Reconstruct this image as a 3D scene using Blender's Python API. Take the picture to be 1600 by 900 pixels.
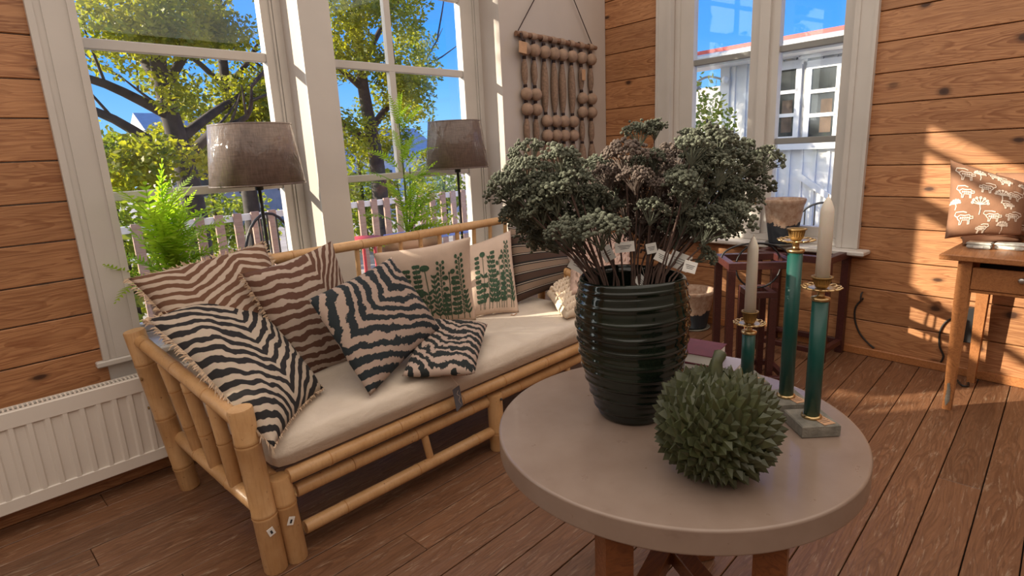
import bpy, bmesh, math, random
from mathutils import Vector, Matrix, noise
S = bpy.context.scene
for o in list(bpy.data.objects): bpy.data.objects.remove(o)
COL = S.collection
R = random.Random(7)
pi = math.pi
# ------------------------------------------------------------------ camera
EYE = Vector((0, 0, 1.5))
YAW, PITCH, ROLL, FPX = 0.77365, 0.23089, -0.04842, 900.0
cy, sy, cp, sp, cr, sr = math.cos(YAW), math.sin(YAW), math.cos(PITCH), math.sin(PITCH), math.cos(ROLL), math.sin(ROLL)
FW = Vector((cy*cp, sy*cp, -sp)); _r = Vector((sy, -cy, 0)); _u = _r.cross(FW)
RT = _r*cr + _u*sr; UP = -_r*sr + _u*cr
cam = bpy.data.cameras.new('camera'); camo = bpy.data.objects.new('camera', cam); COL.objects.link(camo)
cam.sensor_width = 36; cam.lens = FPX/1600*36; cam.clip_start = .02; cam.clip_end = 300
m = Matrix((RT, UP, -FW)).transposed().to_4x4(); m.translation = EYE
camo.matrix_world = m; S.camera = camo
# ------------------------------------------------------------------ colour management
S.view_settings.view_transform = 'Standard'; S.view_settings.look = 'None'
S.view_settings.gamma = 1; S.view_settings.use_curve_mapping = False
S.view_settings.exposure = 0.34
# ------------------------------------------------------------------ sky
wd = bpy.data.worlds.new('sky'); S.world = wd; wd.use_nodes = True
nt = wd.node_tree; nt.nodes.clear()
tc = nt.nodes.new('ShaderNodeTexCoord'); sx = nt.nodes.new('ShaderNodeSeparateXYZ'); nt.links.new(tc.outputs['Generated'], sx.inputs[0])
rp = nt.nodes.new('ShaderNodeValToRGB'); nt.links.new(sx.outputs['Z'], rp.inputs[0])
rp.color_ramp.elements[0].position = 0; rp.color_ramp.elements[0].color = (.30, .62, 1, 1)
rp.color_ramp.elements[1].position = .45; rp.color_ramp.elements[1].color = (.035, .20, .80, 1)
e = rp.color_ramp.elements.new(.16); e.color = (.075, .35, 1, 1)
SUN = Vector((1.064, -1.0, -.57)).normalized()
dt = nt.nodes.new('ShaderNodeVectorMath'); dt.operation = 'DOT_PRODUCT'; nt.links.new(tc.outputs['Generated'], dt.inputs[0]); dt.inputs[1].default_value = -SUN
gw = nt.nodes.new('ShaderNodeMapRange'); gw.interpolation_type = 'SMOOTHERSTEP'; nt.links.new(dt.outputs['Value'], gw.inputs[0])
for k_, v_ in ((1, .62), (2, 1.0), (3, 0.), (4, 1.)): gw.inputs[k_].default_value = v_
mxs = nt.nodes.new('ShaderNodeMixRGB'); nt.links.new(gw.outputs[0], mxs.inputs[0]); nt.links.new(rp.outputs[0], mxs.inputs[1]); mxs.inputs[2].default_value = (2.6, 2.6, 2.5, 1)
bg = nt.nodes.new('ShaderNodeBackground'); bg.inputs[1].default_value = 1.05; nt.links.new(mxs.outputs[0], bg.inputs[0])
ow = nt.nodes.new('ShaderNodeOutputWorld'); nt.links.new(bg.outputs[0], ow.inputs[0])
# ------------------------------------------------------------------ sun (enters by the windows of the left wall)
sl = bpy.data.lights.new('sun', 'SUN'); sl.energy = 8.2; sl.angle = .010; sl.color = (1, .86, .68)
so = bpy.data.objects.new('sun', sl); COL.objects.link(so); so.rotation_euler = SUN.to_track_quat('-Z', 'Y').to_euler(); so.location = (-8, 9, 8)
# ------------------------------------------------------------------ broad fill light added under the whole ceiling
def area(name, loc, aim, sx_, sy_, power, col):
    l = bpy.data.lights.new(name, 'AREA'); l.shape = 'RECTANGLE'; l.size = sx_; l.size_y = sy_; l.energy = power; l.color = col
    o = bpy.data.objects.new(name, l); COL.objects.link(o); o.location = loc
    o.rotation_euler = (Vector(aim)-Vector(loc)).to_track_quat('-Z', 'Y').to_euler(); return o
area('ceiling_fill_light', (.9, .1, 3.38), (.9, .1, 0), 8.0, 6.0, 162, (1, .90, .78))

# ================================================================== helpers
ANG = 0.0972
D2 = Vector((math.sin(ANG), math.cos(ANG), 0)); N2 = Vector((math.cos(ANG), -math.sin(ANG), 0))   # along / out through the right wall
WR, YL = 4.335, 3.225
def ray(px, py): return FW + RT*((px-800)/FPX) - UP*((py-450)/FPX)
def RZ(px, py, z): d = ray(px, py); return EYE + d*((z-EYE.z)/d.z)
def RX(px, py, x): d = ray(px, py); return EYE + d*(x/d.x)
def RY(px, py, y): d = ray(px, py); return EYE + d*(y/d.y)
def RW(px, py, w): d = ray(px, py); return EYE + d*(w/d.dot(N2))
def RPL(px, py, a, b, c):
    d = ray(px, py); n = (b-a).cross(c-a); return EYE + d*((a-EYE).dot(n)/d.dot(n))
def wp(s, w, z): v = D2*s + N2*w; return Vector((v.x, v.y, z))        # right-wall coordinates -> world
def lerp(a, b, t): return a + (b-a)*t
CORNER_X = (WR + math.sin(ANG)*YL)/math.cos(ANG)

class MB:
    def __init__(s): s.v = []; s.f = []; s.uv = {}; s.sm = []
    def add(s, vs, fs, smooth=False):
        b = len(s.v); s.v += [Vector(v) for v in vs]
        for f in fs: s.f.append(tuple(b+i for i in f)); s.sm.append(smooth)
        return s
    def box(s, lo, hi, M=None, bev=0):
        (x0, y0, z0), (x1, y1, z1) = lo, hi
        if bev:
            vs = []; b = bev
            for z, k in ((z0, b), (z0+b, 0), (z1-b, 0), (z1, b)):
                vs += [(x0+k, y0+k, z), (x1-k, y0+k, z), (x1-k, y1-k, z), (x0+k, y1-k, z)]
            fs = [(3, 2, 1, 0), (12, 13, 14, 15)]
            for r_ in range(3):
                for i in range(4): j = (i+1) % 4; fs.append((r_*4+i, r_*4+j, r_*4+4+j, r_*4+4+i))
        else:
            vs = [(x0, y0, z0), (x1, y0, z0), (x1, y1, z0), (x0, y1, z0), (x0, y0, z1), (x1, y0, z1), (x1, y1, z1), (x0, y1, z1)]
            fs = [(3, 2, 1, 0), (4, 5, 6, 7), (0, 1, 5, 4), (1, 2, 6, 5), (2, 3, 7, 6), (3, 0, 4, 7)]
        if M: vs = [M @ Vector(v) for v in vs]
        return s.add(vs, fs)
    def obox(s, c, ax, ay, az, hx, hy, hz, bev=0):       # oriented box about c
        M = Matrix((Vector(ax).normalized(), Vector(ay).normalized(), Vector(az).normalized())).transposed().to_4x4(); M.translation = Vector(c)
        return s.box((-hx, -hy, -hz), (hx, hy, hz), M, bev)
    def tube(s, pts, rad, n=10, cap=True, smooth=True):
        pts = [Vector(p) for p in pts]
        if not hasattr(rad, '__len__'): rad = [rad]*len(pts)
        ref = None; vs = []
        for i, p in enumerate(pts):
            t = (pts[min(i+1, len(pts)-1)] - pts[max(i-1, 0)])
            t = t.normalized() if t.length > 1e-9 else Vector((0, 0, 1))
            if ref is None: ref = Vector((0, 0, 1)) if abs(t.z) < .9 else Vector((1, 0, 0))
            a = t.cross(ref).normalized(); b = a.cross(t).normalized(); ref = b
            for k in range(n): q = 2*pi*k/n; vs.append(p + (a*math.cos(q) + b*math.sin(q))*rad[i])
        fs = [(i*n+k, i*n+(k+1) % n, (i+1)*n+(k+1) % n, (i+1)*n+k) for i in range(len(pts)-1) for k in range(n)]
        s.add(vs, fs, smooth)
        if cap:
            s.add(vs[:n], [tuple(range(n))[::-1]]); s.add(vs[-n:], [tuple(range(n))])
        return s
    def lathe(s, prof, c=(0, 0, 0), n=32, M=None, smooth=True, closed=False):
        c = Vector(c); vs = []
        for r_, z in prof:
            for k in range(n):
                q = 2*pi*k/n; v = Vector((r_*math.cos(q), r_*math.sin(q), z)); vs.append(c + (M @ v if M else v))
        rows = len(prof); fs = []
        for i in range(rows if closed else rows-1):
            j = (i+1) % rows
            for k in range(n): fs.append((i*n+k, i*n+(k+1) % n, j*n+(k+1) % n, j*n+k))
        s.add(vs, fs, smooth)
        return s
    def ball(s, c, r_, sub=1, sq=(1, 1, 1), smooth=True):
        vs, fs = ICO[sub]; c = Vector(c)
        return s.add([c + Vector((v[0]*r_*sq[0], v[1]*r_*sq[1], v[2]*r_*sq[2])) for v in vs], fs, smooth)
    def build(s, name, mat, parent=None, origin=None, shade=None):
        if origin is None:
            if parent is not None: origin = ORG[parent.name]
            else:
                xs = [v.x for v in s.v]; ys = [v.y for v in s.v]; zs = [v.z for v in s.v]
                origin = Vector(((min(xs)+max(xs))/2, (min(ys)+max(ys))/2, min(zs)))
        origin = Vector(origin)
        me = bpy.data.meshes.new(name); me.from_pydata([v-origin for v in s.v], [], s.f); me.update()
        me.polygons.foreach_set('use_smooth', s.sm)
        if s.uv:
            ul = me.uv_layers.new(name='UVMap')
            for lp in me.loops: ul.data[lp.index].uv = s.uv.get(lp.vertex_index, (0, 0))
        if mat: me.materials.append(mat)
        o = bpy.data.objects.new(name, me); COL.objects.link(o)
        if parent is not None:
            o.parent = parent; o.location = origin - ORG[parent.name]
        else: o.location = origin
        ORG[o.name] = origin
        return o
ORG = {}
ICO = {}
for k in (1, 2, 3):
    b = bmesh.new(); bmesh.ops.create_icosphere(b, subdivisions=k, radius=1)
    ICO[k] = ([tuple(v.co) for v in b.verts], [tuple(v.index for v in f.verts) for f in b.faces]); b.free()
def tag(o, label=None, cat=None, group=None, kind=None):
    if label: o['label'] = label
    if cat: o['category'] = cat
    if group: o['group'] = group
    if kind: o['kind'] = kind
    return o
def thing(name, label=None, cat=None, loc=(0, 0, 0), group=None, kind=None):
    o = bpy.data.objects.new(name, None); COL.objects.link(o); o.location = loc; o.empty_display_size = .05
    ORG[o.name] = Vector(loc); return tag(o, label, cat, group, kind)
def inst(name, me, parent, M, color=None):          # another object sharing mesh data; M is in world space
    o = bpy.data.objects.new(name, me); COL.objects.link(o)
    o.parent = parent; M = M.copy()
    M.translation = M.translation - ORG[parent.name]
    o.matrix_local = M
    if color: o.color = color
    return o

# ================================================================== materials
class NG:
    def __init__(s, name):
        s.m = bpy.data.materials.new(name); s.m.use_nodes = True; s.t = s.m.node_tree; s.t.nodes.clear()
        s.o = s.t.nodes.new('ShaderNodeOutputMaterial')
    def n(s, typ, ins=None, **kw):
        x = s.t.nodes.new('ShaderNode'+typ)
        for k, v in kw.items(): setattr(x, k, v)
        for k, v in (ins or {}).items(): s.set(x, k, v)
        return x
    def set(s, x, k, v):
        i = x.inputs[k]
        if isinstance(v, bpy.types.NodeSocket): s.t.links.new(v, i)
        elif isinstance(v, bpy.types.Node): s.t.links.new(v.outputs[0], i)
        else:
            if i.type == 'RGBA' and len(v) == 3: v = (*v, 1)
            i.default_value = v
    def math(s, op, a, b=0., c=0.): return s.n('Math', {0: a, 1: b, 2: c}, operation=op).outputs[0]
    def mix(s, f, a, b, mode='MIX'):
        x = s.n('MixRGB', {0: f, 1: a, 2: b}, blend_type=mode); return x.outputs[0]
    def ramp(s, f, *st):
        x = s.n('ValToRGB', {0: f}); el = x.color_ramp.elements
        while len(el) < len(st): el.new(.5)
        for e_, (p, c) in zip(el, st):
            e_.position = p; e_.color = (*c, 1) if hasattr(c, '__len__') else (c, c, c, 1)
        return x.outputs[0]
    def noise(s, vec, scale=5, detail=3, rough=.5, dist=0):
        return s.n('TexNoise', {'Vector': vec, 'Scale': scale, 'Detail': detail, 'Roughness': rough, 'Distortion': dist})
    def coords(s, scale=(1, 1, 1), kind='Object', rnd=0):
        t = s.n('TexCoord').outputs[kind]
        if rnd:
            oi = s.n('ObjectInfo'); r_ = s.math('MULTIPLY', oi.outputs['Random'], rnd)
            cx = s.n('CombineXYZ', {0: r_, 1: r_, 2: r_}); t = s.n('VectorMath', {0: t, 1: cx.outputs[0]}, operation='ADD').outputs[0]
        return s.n('Mapping', {'Vector': t, 'Scale': scale}).outputs[0]
    def bump(s, h, strength=.3, dist=.01): return s.n('Bump', {'Height': h, 'Strength': strength, 'Distance': dist}).outputs[0]
    def out(s, col, rough=.5, bump=None, **kw):
        ins = {'Base Color': col, 'Roughness': rough}
        if bump: ins['Normal'] = bump
        for k, v in kw.items(): ins[k.replace('_', ' ')] = v
        p = s.n('BsdfPrincipled', ins); s.t.links.new(p.outputs[0], s.o.inputs[0]); return s.m
def plain(name, col, rough=.5, var=.12, vs=6, bs=0, bsc=60, **kw):
    g = NG(name); c = g.coords(); nz = g.noise(c, vs, 4)
    f = g.ramp(nz.outputs[0], (.3, 0.), (.7, 1.))
    dk = tuple(x*(1-var) for x in col); lt = tuple(min(1, x*(1+var)) for x in col)
    b = g.bump(g.noise(c, bsc, 3).outputs[0], bs, .004) if bs else None
    return g.out(g.mix(f, dk, lt), rough, b, **kw)
def wood(name, base, dark, knot=None, rough=.5, sx=1., gs=1., streak=None, objvar=.22, bump=.12, face=None):
    g = NG(name)
    c = g.coords((1, 1, 1), rnd=37)
    ws = g.noise(g.n('Mapping', {'Vector': c, 'Scale': (1.1*sx, 5, 5)}).outputs[0], 1.6, 2)
    off = g.n('VectorMath', {0: ws.outputs['Color'], 1: (0, .10, .10)}, operation='MULTIPLY').outputs[0]
    cc = g.n('VectorMath', {0: c, 1: off}, operation='ADD').outputs[0]
    fine = g.noise(g.n('Mapping', {'Vector': cc, 'Scale': (2.2*sx, 95*gs, 95*gs)}).outputs[0], 1, 4, .6)
    rings = g.noise(g.n('Mapping', {'Vector': cc, 'Scale': (.7*sx, 13*gs, 13*gs)}).outputs[0], 1.5, 3, .55, .6)
    rw = g.math('FRACT', g.math('MULTIPLY', rings.outputs[0], 9))
    rr = g.ramp(rw, (0, .0), (.55, .35), (.88, 1.), (1., .0))
    f = g.math('MULTIPLY_ADD', rr, .62, g.math('MULTIPLY', g.ramp(fine.outputs[0], (.35, 0.), (.75, 1.)), .45))
    col = g.mix(f, base, dark)
    blot = g.noise(g.n('Mapping', {'Vector': c, 'Scale': (1.2, 3, 3)}).outputs[0], 1.3, 3)
    col = g.mix(g.ramp(blot.outputs[0], (.35, .0), (.75, .42)), col, tuple(x*.62 for x in base))
    if face:
        raw = g.n('SeparateXYZ', {0: g.n('TexCoord').outputs['Object']}); sc_ = g.n('SeparateXYZ', {0: cc})
        v_ = raw.outputs['XYZ'.index(face)]; u_ = sc_.outputs[0]
        wob = g.noise(g.n('Mapping', {'Vector': c, 'Scale': (1.3, 4, 4)}).outputs[0], 1.5, 3).outputs[0]
        vv = g.math('ADD', v_, g.math('MULTIPLY_ADD', wob, .05, -.025))
        gg = g.math('ADD', g.math('MULTIPLY_ADD', g.math('MULTIPLY', vv, vv), 150., g.math('MULTIPLY', u_, .8)), g.math('MULTIPLY', wob, 1.1))
        fr = g.math('FRACT', g.math('MULTIPLY', gg, 6.5))
        fl_ = g.ramp(fr, (0., .0), (.35, .05), (.8, 1.), (.97, .8), (1., 0.))
        cen = g.ramp(g.math('ABSOLUTE', vv), (.0, .85), (.035, .75), (.075, .18))
        pick_ = g.ramp(g.noise(c, .9, 2).outputs[0], (.40, .15), (.60, 1.))
        col = g.mix(g.math('MULTIPLY', g.math('MULTIPLY', fl_, cen), g.math('MULTIPLY', pick_, 1.0)), col, dark)
    if knot:
        sk = g.n('SeparateXYZ', {0: cc}); cv = g.n('CombineXYZ', {0: g.math('MULTIPLY', sk.outputs[0], 3.0), 1: g.math('MULTIPLY', sk.outputs['XYZ'.index(face or 'Z')], 5.4)})
        vo = g.n('TexVoronoi', {'Vector': cv.outputs[0], 'Scale': 1.0}, voronoi_dimensions='2D')
        k = g.ramp(vo.outputs['Distance'], (.0, 1.), (.06, .92), (.085, .5), (.15, .0))
        pick = g.ramp(g.n('SeparateColor', {0: vo.outputs['Color']}).outputs[0], (.60, 0.), (.64, 1.))
        col = g.mix(g.math('MULTIPLY', k, pick), col, knot)
    if streak:
        st = g.noise(g.n('Mapping', {'Vector': cc, 'Scale': (6*sx, 60*gs, 60*gs)}).outputs[0], 1, 5, .75)
        col = g.mix(g.ramp(st.outputs[0], (.565, 0.), (.68, .8)), col, streak)
    oi = g.n('ObjectInfo').outputs['Random']
    v = g.math('MULTIPLY_ADD', oi, objvar, 1-objvar*.6)
    vx = g.n('CombineXYZ', {0: v, 1: v, 2: v}).outputs[0]
    col = g.mix(1., col, vx, 'MULTIPLY')
    rg = g.math('MULTIPLY_ADD', fine.outputs[0], .25, rough-.12)
    return g.out(col, rg, g.bump(f, bump, .004))
M = {}
M['pine'] = wood('pine_plank', (.57, .285, .13), (.25, .09, .034), (.05, .019, .010), .42, face='Z')
M['floor'] = wood('worn_floor', (.235, .112, .058), (.115, .05, .024), None, .40, streak=(.36, .25, .17), objvar=.28, bump=.25, face='Y')
M['desk'] = wood('desk_wood', (.48, .20, .072), (.27, .098, .032), None, .38, objvar=.1)
M['tableleg'] = wood('walnut_leg', (.22, .075, .024), (.11, .034, .012), None, .36, objvar=.1)
M['redwood'] = wood('red_stained_wood', (.085, .024, .020), (.038, .011, .010), None, .36, objvar=.2)
M['driftwood'] = wood('driftwood', (.26, .14, .085), (.15, .08, .05), None, .7)
M['pickets'] = wood('picket_wood', (.55, .36, .28), (.38, .22, .16), None, .6)
def bamboo():
    g = NG('bamboo'); c = g.coords(rnd=11)
    nz = g.noise(c, 9, 4, .6); f2 = g.noise(g.n('Mapping', {'Vector': c, 'Scale': (30, 30, 3)}).outputs[0], 4, 3)
    col = g.mix(g.ramp(nz.outputs[0], (.35, 0.), (.7, 1.)), (.53, .30, .13), (.63, .385, .19))
    col = g.mix(g.ramp(f2.outputs[0], (.5, 0.), (.8, .4)), col, (.36, .17, .06))
    sp_ = g.noise(c, 60, 2); col = g.mix(g.ramp(sp_.outputs[0], (.70, 0.), (.78, .8)), col, (.16, .065, .02))
    return g.out(col, .38, g.bump(f2.outputs[0], .08, .003))
M['bamboo'] = bamboo()
M['bamboo_node'] = plain('bamboo_node', (.40, .19, .065), .5, .3, 20)
M['white'] = plain('white_paint', (.58, .54, .50), .42, .05, 3, .06, 40)
M['wallwhite'] = plain('white_wall_paint', (.50, .435, .39), .6, .05, 2, .12, 90)
M['radiator'] = plain('radiator_enamel', (.76, .70, .635), .32, .03, 3)
M['grille'] = plain('radiator_grille', (.42, .37, .33), .5, .2, 40)
M['darkslot'] = plain('dark_gap', (.012, .010, .010), .8)
M['black'] = plain('black_metal', (.012, .012, .014), .5, .1, 10)
M['wire'] = plain('dark_wire', (.03, .025, .025), .4)
M['brass'] = plain('brass', (.62, .44, .22), .30, .15, 30, Metallic=1.0)
M['brassdull'] = plain('dull_brass', (.30, .19, .075), .5, .2, 30, Metallic=.75)
M['steel'] = plain('dull_steel', (.5, .48, .46), .35, .1, 20, Metallic=1.0)
M['green_rod'] = plain('green_lacquer', (.003, .068, .056), .42, .06, 20, Coat_Weight=.12)
M['wax'] = plain('candle_wax', (.80, .74, .64), .45, .04, 8, Subsurface_Weight=.15)
M['concrete'] = plain('concrete', (.20, .185, .155), .85, .3, 28, .6, 120)
M['paper'] = plain('white_paper', (.82, .80, .76), .7, .03)
M['kraft'] = plain('kraft_paper', (.52, .30, .17), .75, .1, 30)
M['ink'] = plain('dark_ink', (.03, .028, .03), .7)
M['greytag'] = plain('grey_card', (.13, .13, .15), .7, .1, 30)
M['cotton'] = plain('cream_cotton', (.70, .60, .49), .8, .05, 4, .25, 260)
M['covercotton'] = None
M['wool'] = plain('cream_wool', (.66, .53, .40), .95, .12, 30, .6, 150)
M['linen'] = plain('linen_pillow', (.60, .46, .37), .9, .07, 12, .3, 300)
M['printgreen'] = plain('green_print', (.040, .085, .048), .85, .3, 40)
M['printwhite'] = plain('white_print', (.74, .62, .52), .85, .08)
M['fringe'] = plain('cotton_fringe', (.52, .37, .25), .95, .2, 40)
M['brownlinen'] = plain('brown_pillow', (.27, .135, .078), .9, .1, 14, .3, 260)
M['maroon'] = plain('maroon_cloth_cover', (.13, .020, .034), .6, .15, 30)
M['lilac'] = plain('lilac_paper_cover', (.40, .36, .42), .5, .08)
M['bookdark'] = plain('dark_book_cover', (.07, .022, .03), .5)
M['soil'] = plain('potting_soil', (.03, .02, .014), .95, .4, 60, .8, 80)
M['terracotta'] = plain('blush_pot', (.50, .32, .23), .7, .12, 6, .1, 60)
M['stem'] = plain('dried_stem', (.075, .042, .032), .8, .3, 30)
M['ferntrunk'] = plain('fern_stem', (.09, .12, .03), .7, .2, 30)
M['rope'] = plain('brown_rope', (.26, .17, .12), .95, .25, 60, .5, 150)
M['bead'] = plain('wrapped_bead', (.33, .22, .155), .9, .2, 22, .4, 120)
M['tie'] = plain('dark_tie', (.035, .018, .015), .9)
M['housewhite'] = plain('house_paint', (.84, .83, .82), .6, .04, 2)
M['roofred'] = plain('red_roof', (.55, .07, .06), .5, .15, 5)
M['shadedbar'] = plain('shaded_white_bar', (.26, .26, .25), .5, .05)  # white bars seen against daylight, their shade put into the colour
M['gutter'] = plain('grey_gutter', (.42, .42, .41), .4, .1)
M['darkglass'] = plain('dark_house_glass', (.045, .05, .052), .08, .5, 3)
M['curtain'] = plain('amber_curtain', (.12, .08, .055), .7, .5, 4)
M['bark'] = plain('bark', (.060, .048, .042), .9, .45, 7, .8, 12)
M['ground'] = plain('garden_ground', (.42, .36, .31), .95, .25, 1.5, .3, 6)
M['deck'] = plain('deck_boards', (.46, .40, .35), .7, .15, 4)
M['hedge'] = plain('hedge_base', (.04, .075, .02), .9, .4, 5, .8, 8)
M['redpaint'] = plain('red_exterior_paint', (.50, .05, .06), .5)
M['blueplastic'] = plain('blue_plastic', (.12, .20, .55), .3)
M['tin'] = plain('grey_white_tin', (.55, .55, .52), .35, .3, 30)
M['cord'] = plain('black_cord', (.02, .017, .016), .5)
def glass():
    g = NG('window_glass')
    t = g.n('BsdfTransparent', {0: (.97, .985, .98)}); gl = g.n('BsdfGlossy', {0: (1, 1, 1), 1: .02})
    lw = g.n('LayerWeight', {0: .5}).outputs['Facing']; fr = g.math('MULTIPLY_ADD', g.math('POWER', lw, 5.), .8, .025)
    mx = g.n('MixShader', {0: fr, 1: t.outputs[0], 2: gl.outputs[0]}); g.t.links.new(mx.outputs[0], g.o.inputs[0]); return g.m
M['glass'] = glass()
def leaf(name, c1, c2, tr=.5, rough=.5, objcol=False):
    g = NG(name)
    if objcol: col = g.n('ObjectInfo').outputs['Color']
    else: col = g.mix(g.ramp(g.noise(g.coords(), 1.9, 4, .7).outputs[0], (.32, 0.), (.68, 1.)), c1, c2)
    d = g.n('BsdfPrincipled', {'Base Color': col, 'Roughness': rough}); t = g.n('BsdfTranslucent', {0: g.mix(1., col, (1.8, 1.9, .9), 'MULTIPLY')})
    mx = g.n('MixShader', {0: tr, 1: d.outputs[0], 2: t.outputs[0]}); g.t.links.new(mx.outputs[0], g.o.inputs[0]); return g.m
M['treeleaf'] = leaf('autumn_leaves', (.055, .11, .018), (.42, .36, .03), .5)
M['thuja'] = leaf('thuja_leaves', (.03, .06, .02), (.05, .09, .03), .1)
M['fern'] = leaf('fern_leaves', (.20, .34, .028), (.38, .48, .05), .5, .4)
M['bushleaf'] = leaf('shrub_leaves', (.08, .15, .03), (.35, .33, .06), .5)
def dried():
    g = NG('dried_heads'); oc = g.n('ObjectInfo').outputs['Color']; nz = g.noise(g.coords(rnd=9), 55, 3, .6)
    col = g.mix(g.ramp(nz.outputs[0], (.3, 0.), (.7, 1.)), g.mix(1., oc, (.45, .45, .45), 'MULTIPLY'), oc)
    return g.out(col, .85, g.bump(nz.outputs[0], .6, .004))
M['dried'] = dried()
def glaze():
    g = NG('dark_green_glaze'); nz = g.noise(g.coords((1, 1, 2)), 5, 3)
    col = g.mix(g.ramp(nz.outputs[0], (.35, 0.), (.7, 1.)), (.004, .006, .005), (.012, .020, .012))
    return g.out(col, .07, g.bump(g.noise(g.coords(), 14, 2).outputs[0], .12, .01), Coat_Weight=.0)
M['glaze'] = glaze()
def tabletop():
    g = NG('table_top'); c = g.coords(); nz = g.noise(c, 4, 5, .6); n2 = g.noise(c, 17, 4, .6)
    col = g.mix(g.ramp(nz.outputs[0], (.3, 0.), (.72, 1.)), (.235, .165, .128), (.315, .235, .19))
    col = g.mix(g.ramp(n2.outputs[0], (.62, 0.), (.8, .3)), col, (.17, .11, .08))
    return g.out(col, g.math('MULTIPLY_ADD', n2.outputs[0], .18, .22), None, Coat_Weight=.15)
M['tabletop'] = tabletop()
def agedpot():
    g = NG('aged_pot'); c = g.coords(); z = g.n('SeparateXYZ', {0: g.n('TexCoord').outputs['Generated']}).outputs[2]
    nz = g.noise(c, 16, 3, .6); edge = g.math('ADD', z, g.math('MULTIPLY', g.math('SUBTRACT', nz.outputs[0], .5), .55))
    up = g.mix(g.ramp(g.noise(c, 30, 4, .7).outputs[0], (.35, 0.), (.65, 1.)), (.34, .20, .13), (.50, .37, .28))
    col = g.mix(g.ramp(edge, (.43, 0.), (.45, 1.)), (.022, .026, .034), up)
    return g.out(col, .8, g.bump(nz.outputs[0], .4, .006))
M['agedpot'] = agedpot()
def shade():
    g = NG('linen_shade'); c = g.coords((1, 1, 1)); w1 = g.noise(g.n('Mapping', {'Vector': c, 'Scale': (8, 8, 160)}).outputs[0], 2, 3); w2 = g.noise(g.n('Mapping', {'Vector': c, 'Scale': (90, 90, 5)}).outputs[0], 2, 3)
    f = g.math('ADD', g.math('MULTIPLY', w1.outputs[0], .5), g.math('MULTIPLY', w2.outputs[0], .5))
    col = g.mix(g.ramp(f, (.38, 0.), (.62, 1.)), (.10, .066, .055), (.22, .155, .13))
    cb = g.bump(g.noise(g.coords((1, 1, .5)), 11, 3, .6, 1.5).outputs[0], .55, .03)
    p = g.n('BsdfPrincipled', {'Base Color': col, 'Roughness': .75, 'Coat Weight': .9, 'Coat Roughness': .08, 'Coat Normal': cb})
    t = g.n('BsdfTranslucent', {0: (.5, .40, .32)})
    mx = g.n('MixShader', {0: .26, 1: p.outputs[0], 2: t.outputs[0]}); g.t.links.new(mx.outputs[0], g.o.inputs[0]); return g.m
M['shade'] = shade()
def zebra(name, dark, light, F=11, A=.95, dist=.11, jag=.0, rot=0., cx=.5, thr=.5, A2=None, kink=0.):
    g = NG(name); uv = g.n('TexCoord').outputs['UV']
    mp = g.n('Mapping', {'Vector': uv, 'Location': (-.5, -.5, 0)}).outputs[0]
    mp = g.n('VectorRotate', {'Vector': mp, 'Angle': rot}, rotation_type='Z_AXIS').outputs[0]
    nz = g.noise(uv, 3.3, 3, .5); nj = g.noise(uv, 42, 2, .5)
    s = g.n('SeparateXYZ', {0: mp})
    x = g.math('ADD', s.outputs[0], .5-cx); x = g.math('ADD', x, g.math('MULTIPLY', g.math('SUBTRACT', g.noise(uv, 2.1, 2).outputs[0], .5), .22))
    ab = g.math('SQRT', g.math('MULTIPLY_ADD', x, x, .0006))
    if A2 is not None:
        pos = g.math('MINIMUM', g.math('MAXIMUM', x, 0.), kink if kink else 9.); neg = g.math('MAXIMUM', g.math('MULTIPLY', x, -1.), 0.)
        arm = g.math('ADD', g.math('MULTIPLY', neg, A), g.math('MULTIPLY', pos, A2))
        if kink: arm = g.math('SUBTRACT', arm, g.math('MULTIPLY', g.math('MAXIMUM', g.math('SUBTRACT', x, kink), 0.), .35))
    else: arm = g.math('MULTIPLY', ab, A)
    t = g.math('SUBTRACT', s.outputs[1], arm)
    t = g.math('ADD', t, g.math('MULTIPLY', g.math('SUBTRACT', nz.outputs[0], .5), dist))
    t = g.math('ADD', t, g.math('MULTIPLY', g.math('SUBTRACT', g.noise(uv, 9, 2).outputs[0], .5), dist*.45))
    t = g.math('ADD', t, g.math('MULTIPLY', g.math('SUBTRACT', nj.outputs[0], .5), jag))
    w = g.math('SINE', g.math('MULTIPLY', t, F*2*pi))
    wid = g.math('MULTIPLY', g.math('SUBTRACT', g.noise(uv, 5, 2).outputs[0], .5), 2.2)
    w = g.math('ADD', w, wid)
    f = g.ramp(g.math('MULTIPLY_ADD', w, .5, .5), (thr-.05, 0.), (thr+.05, 1.))
    wv = g.noise(uv, 160, 2)
    col = g.mix(f, light, dark); col = g.mix(.25, col, g.mix(1., col, wv.outputs['Color'], 'MULTIPLY'))
    return g.out(col, .9, g.bump(wv.outputs[0], .25, .002))
M['zebra_black'] = zebra('black_zebra', (.016, .013, .014), (.52, .42, .33), 12., .85, .13, .0, 0, .47, .45, A2=.45)
M['zebra_brown'] = zebra('brown_zebra', (.165, .075, .042), (.56, .44, .35), 9., .45, .11, .0, 0, .30, .42, A2=.85, kink=.42)
M['zebra_brown2'] = zebra('brown_zebra_wide', (.135, .058, .036), (.52, .41, .335), 11.5, .06, .12, .0, 0, .62, .42, A2=1.15)
M['zebra_navy'] = zebra('navy_zebra', (.012, .019, .024), (.42, .31, .25), 7.2, .85, .17, .045, pi/4+.42, .36, .42)
M['zebra_pouch'] = zebra('dark_zebra_pouch', (.014, .018, .018), (.50, .37, .30), 8.5, .3, .26, .045, .35, .5, .43)
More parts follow.
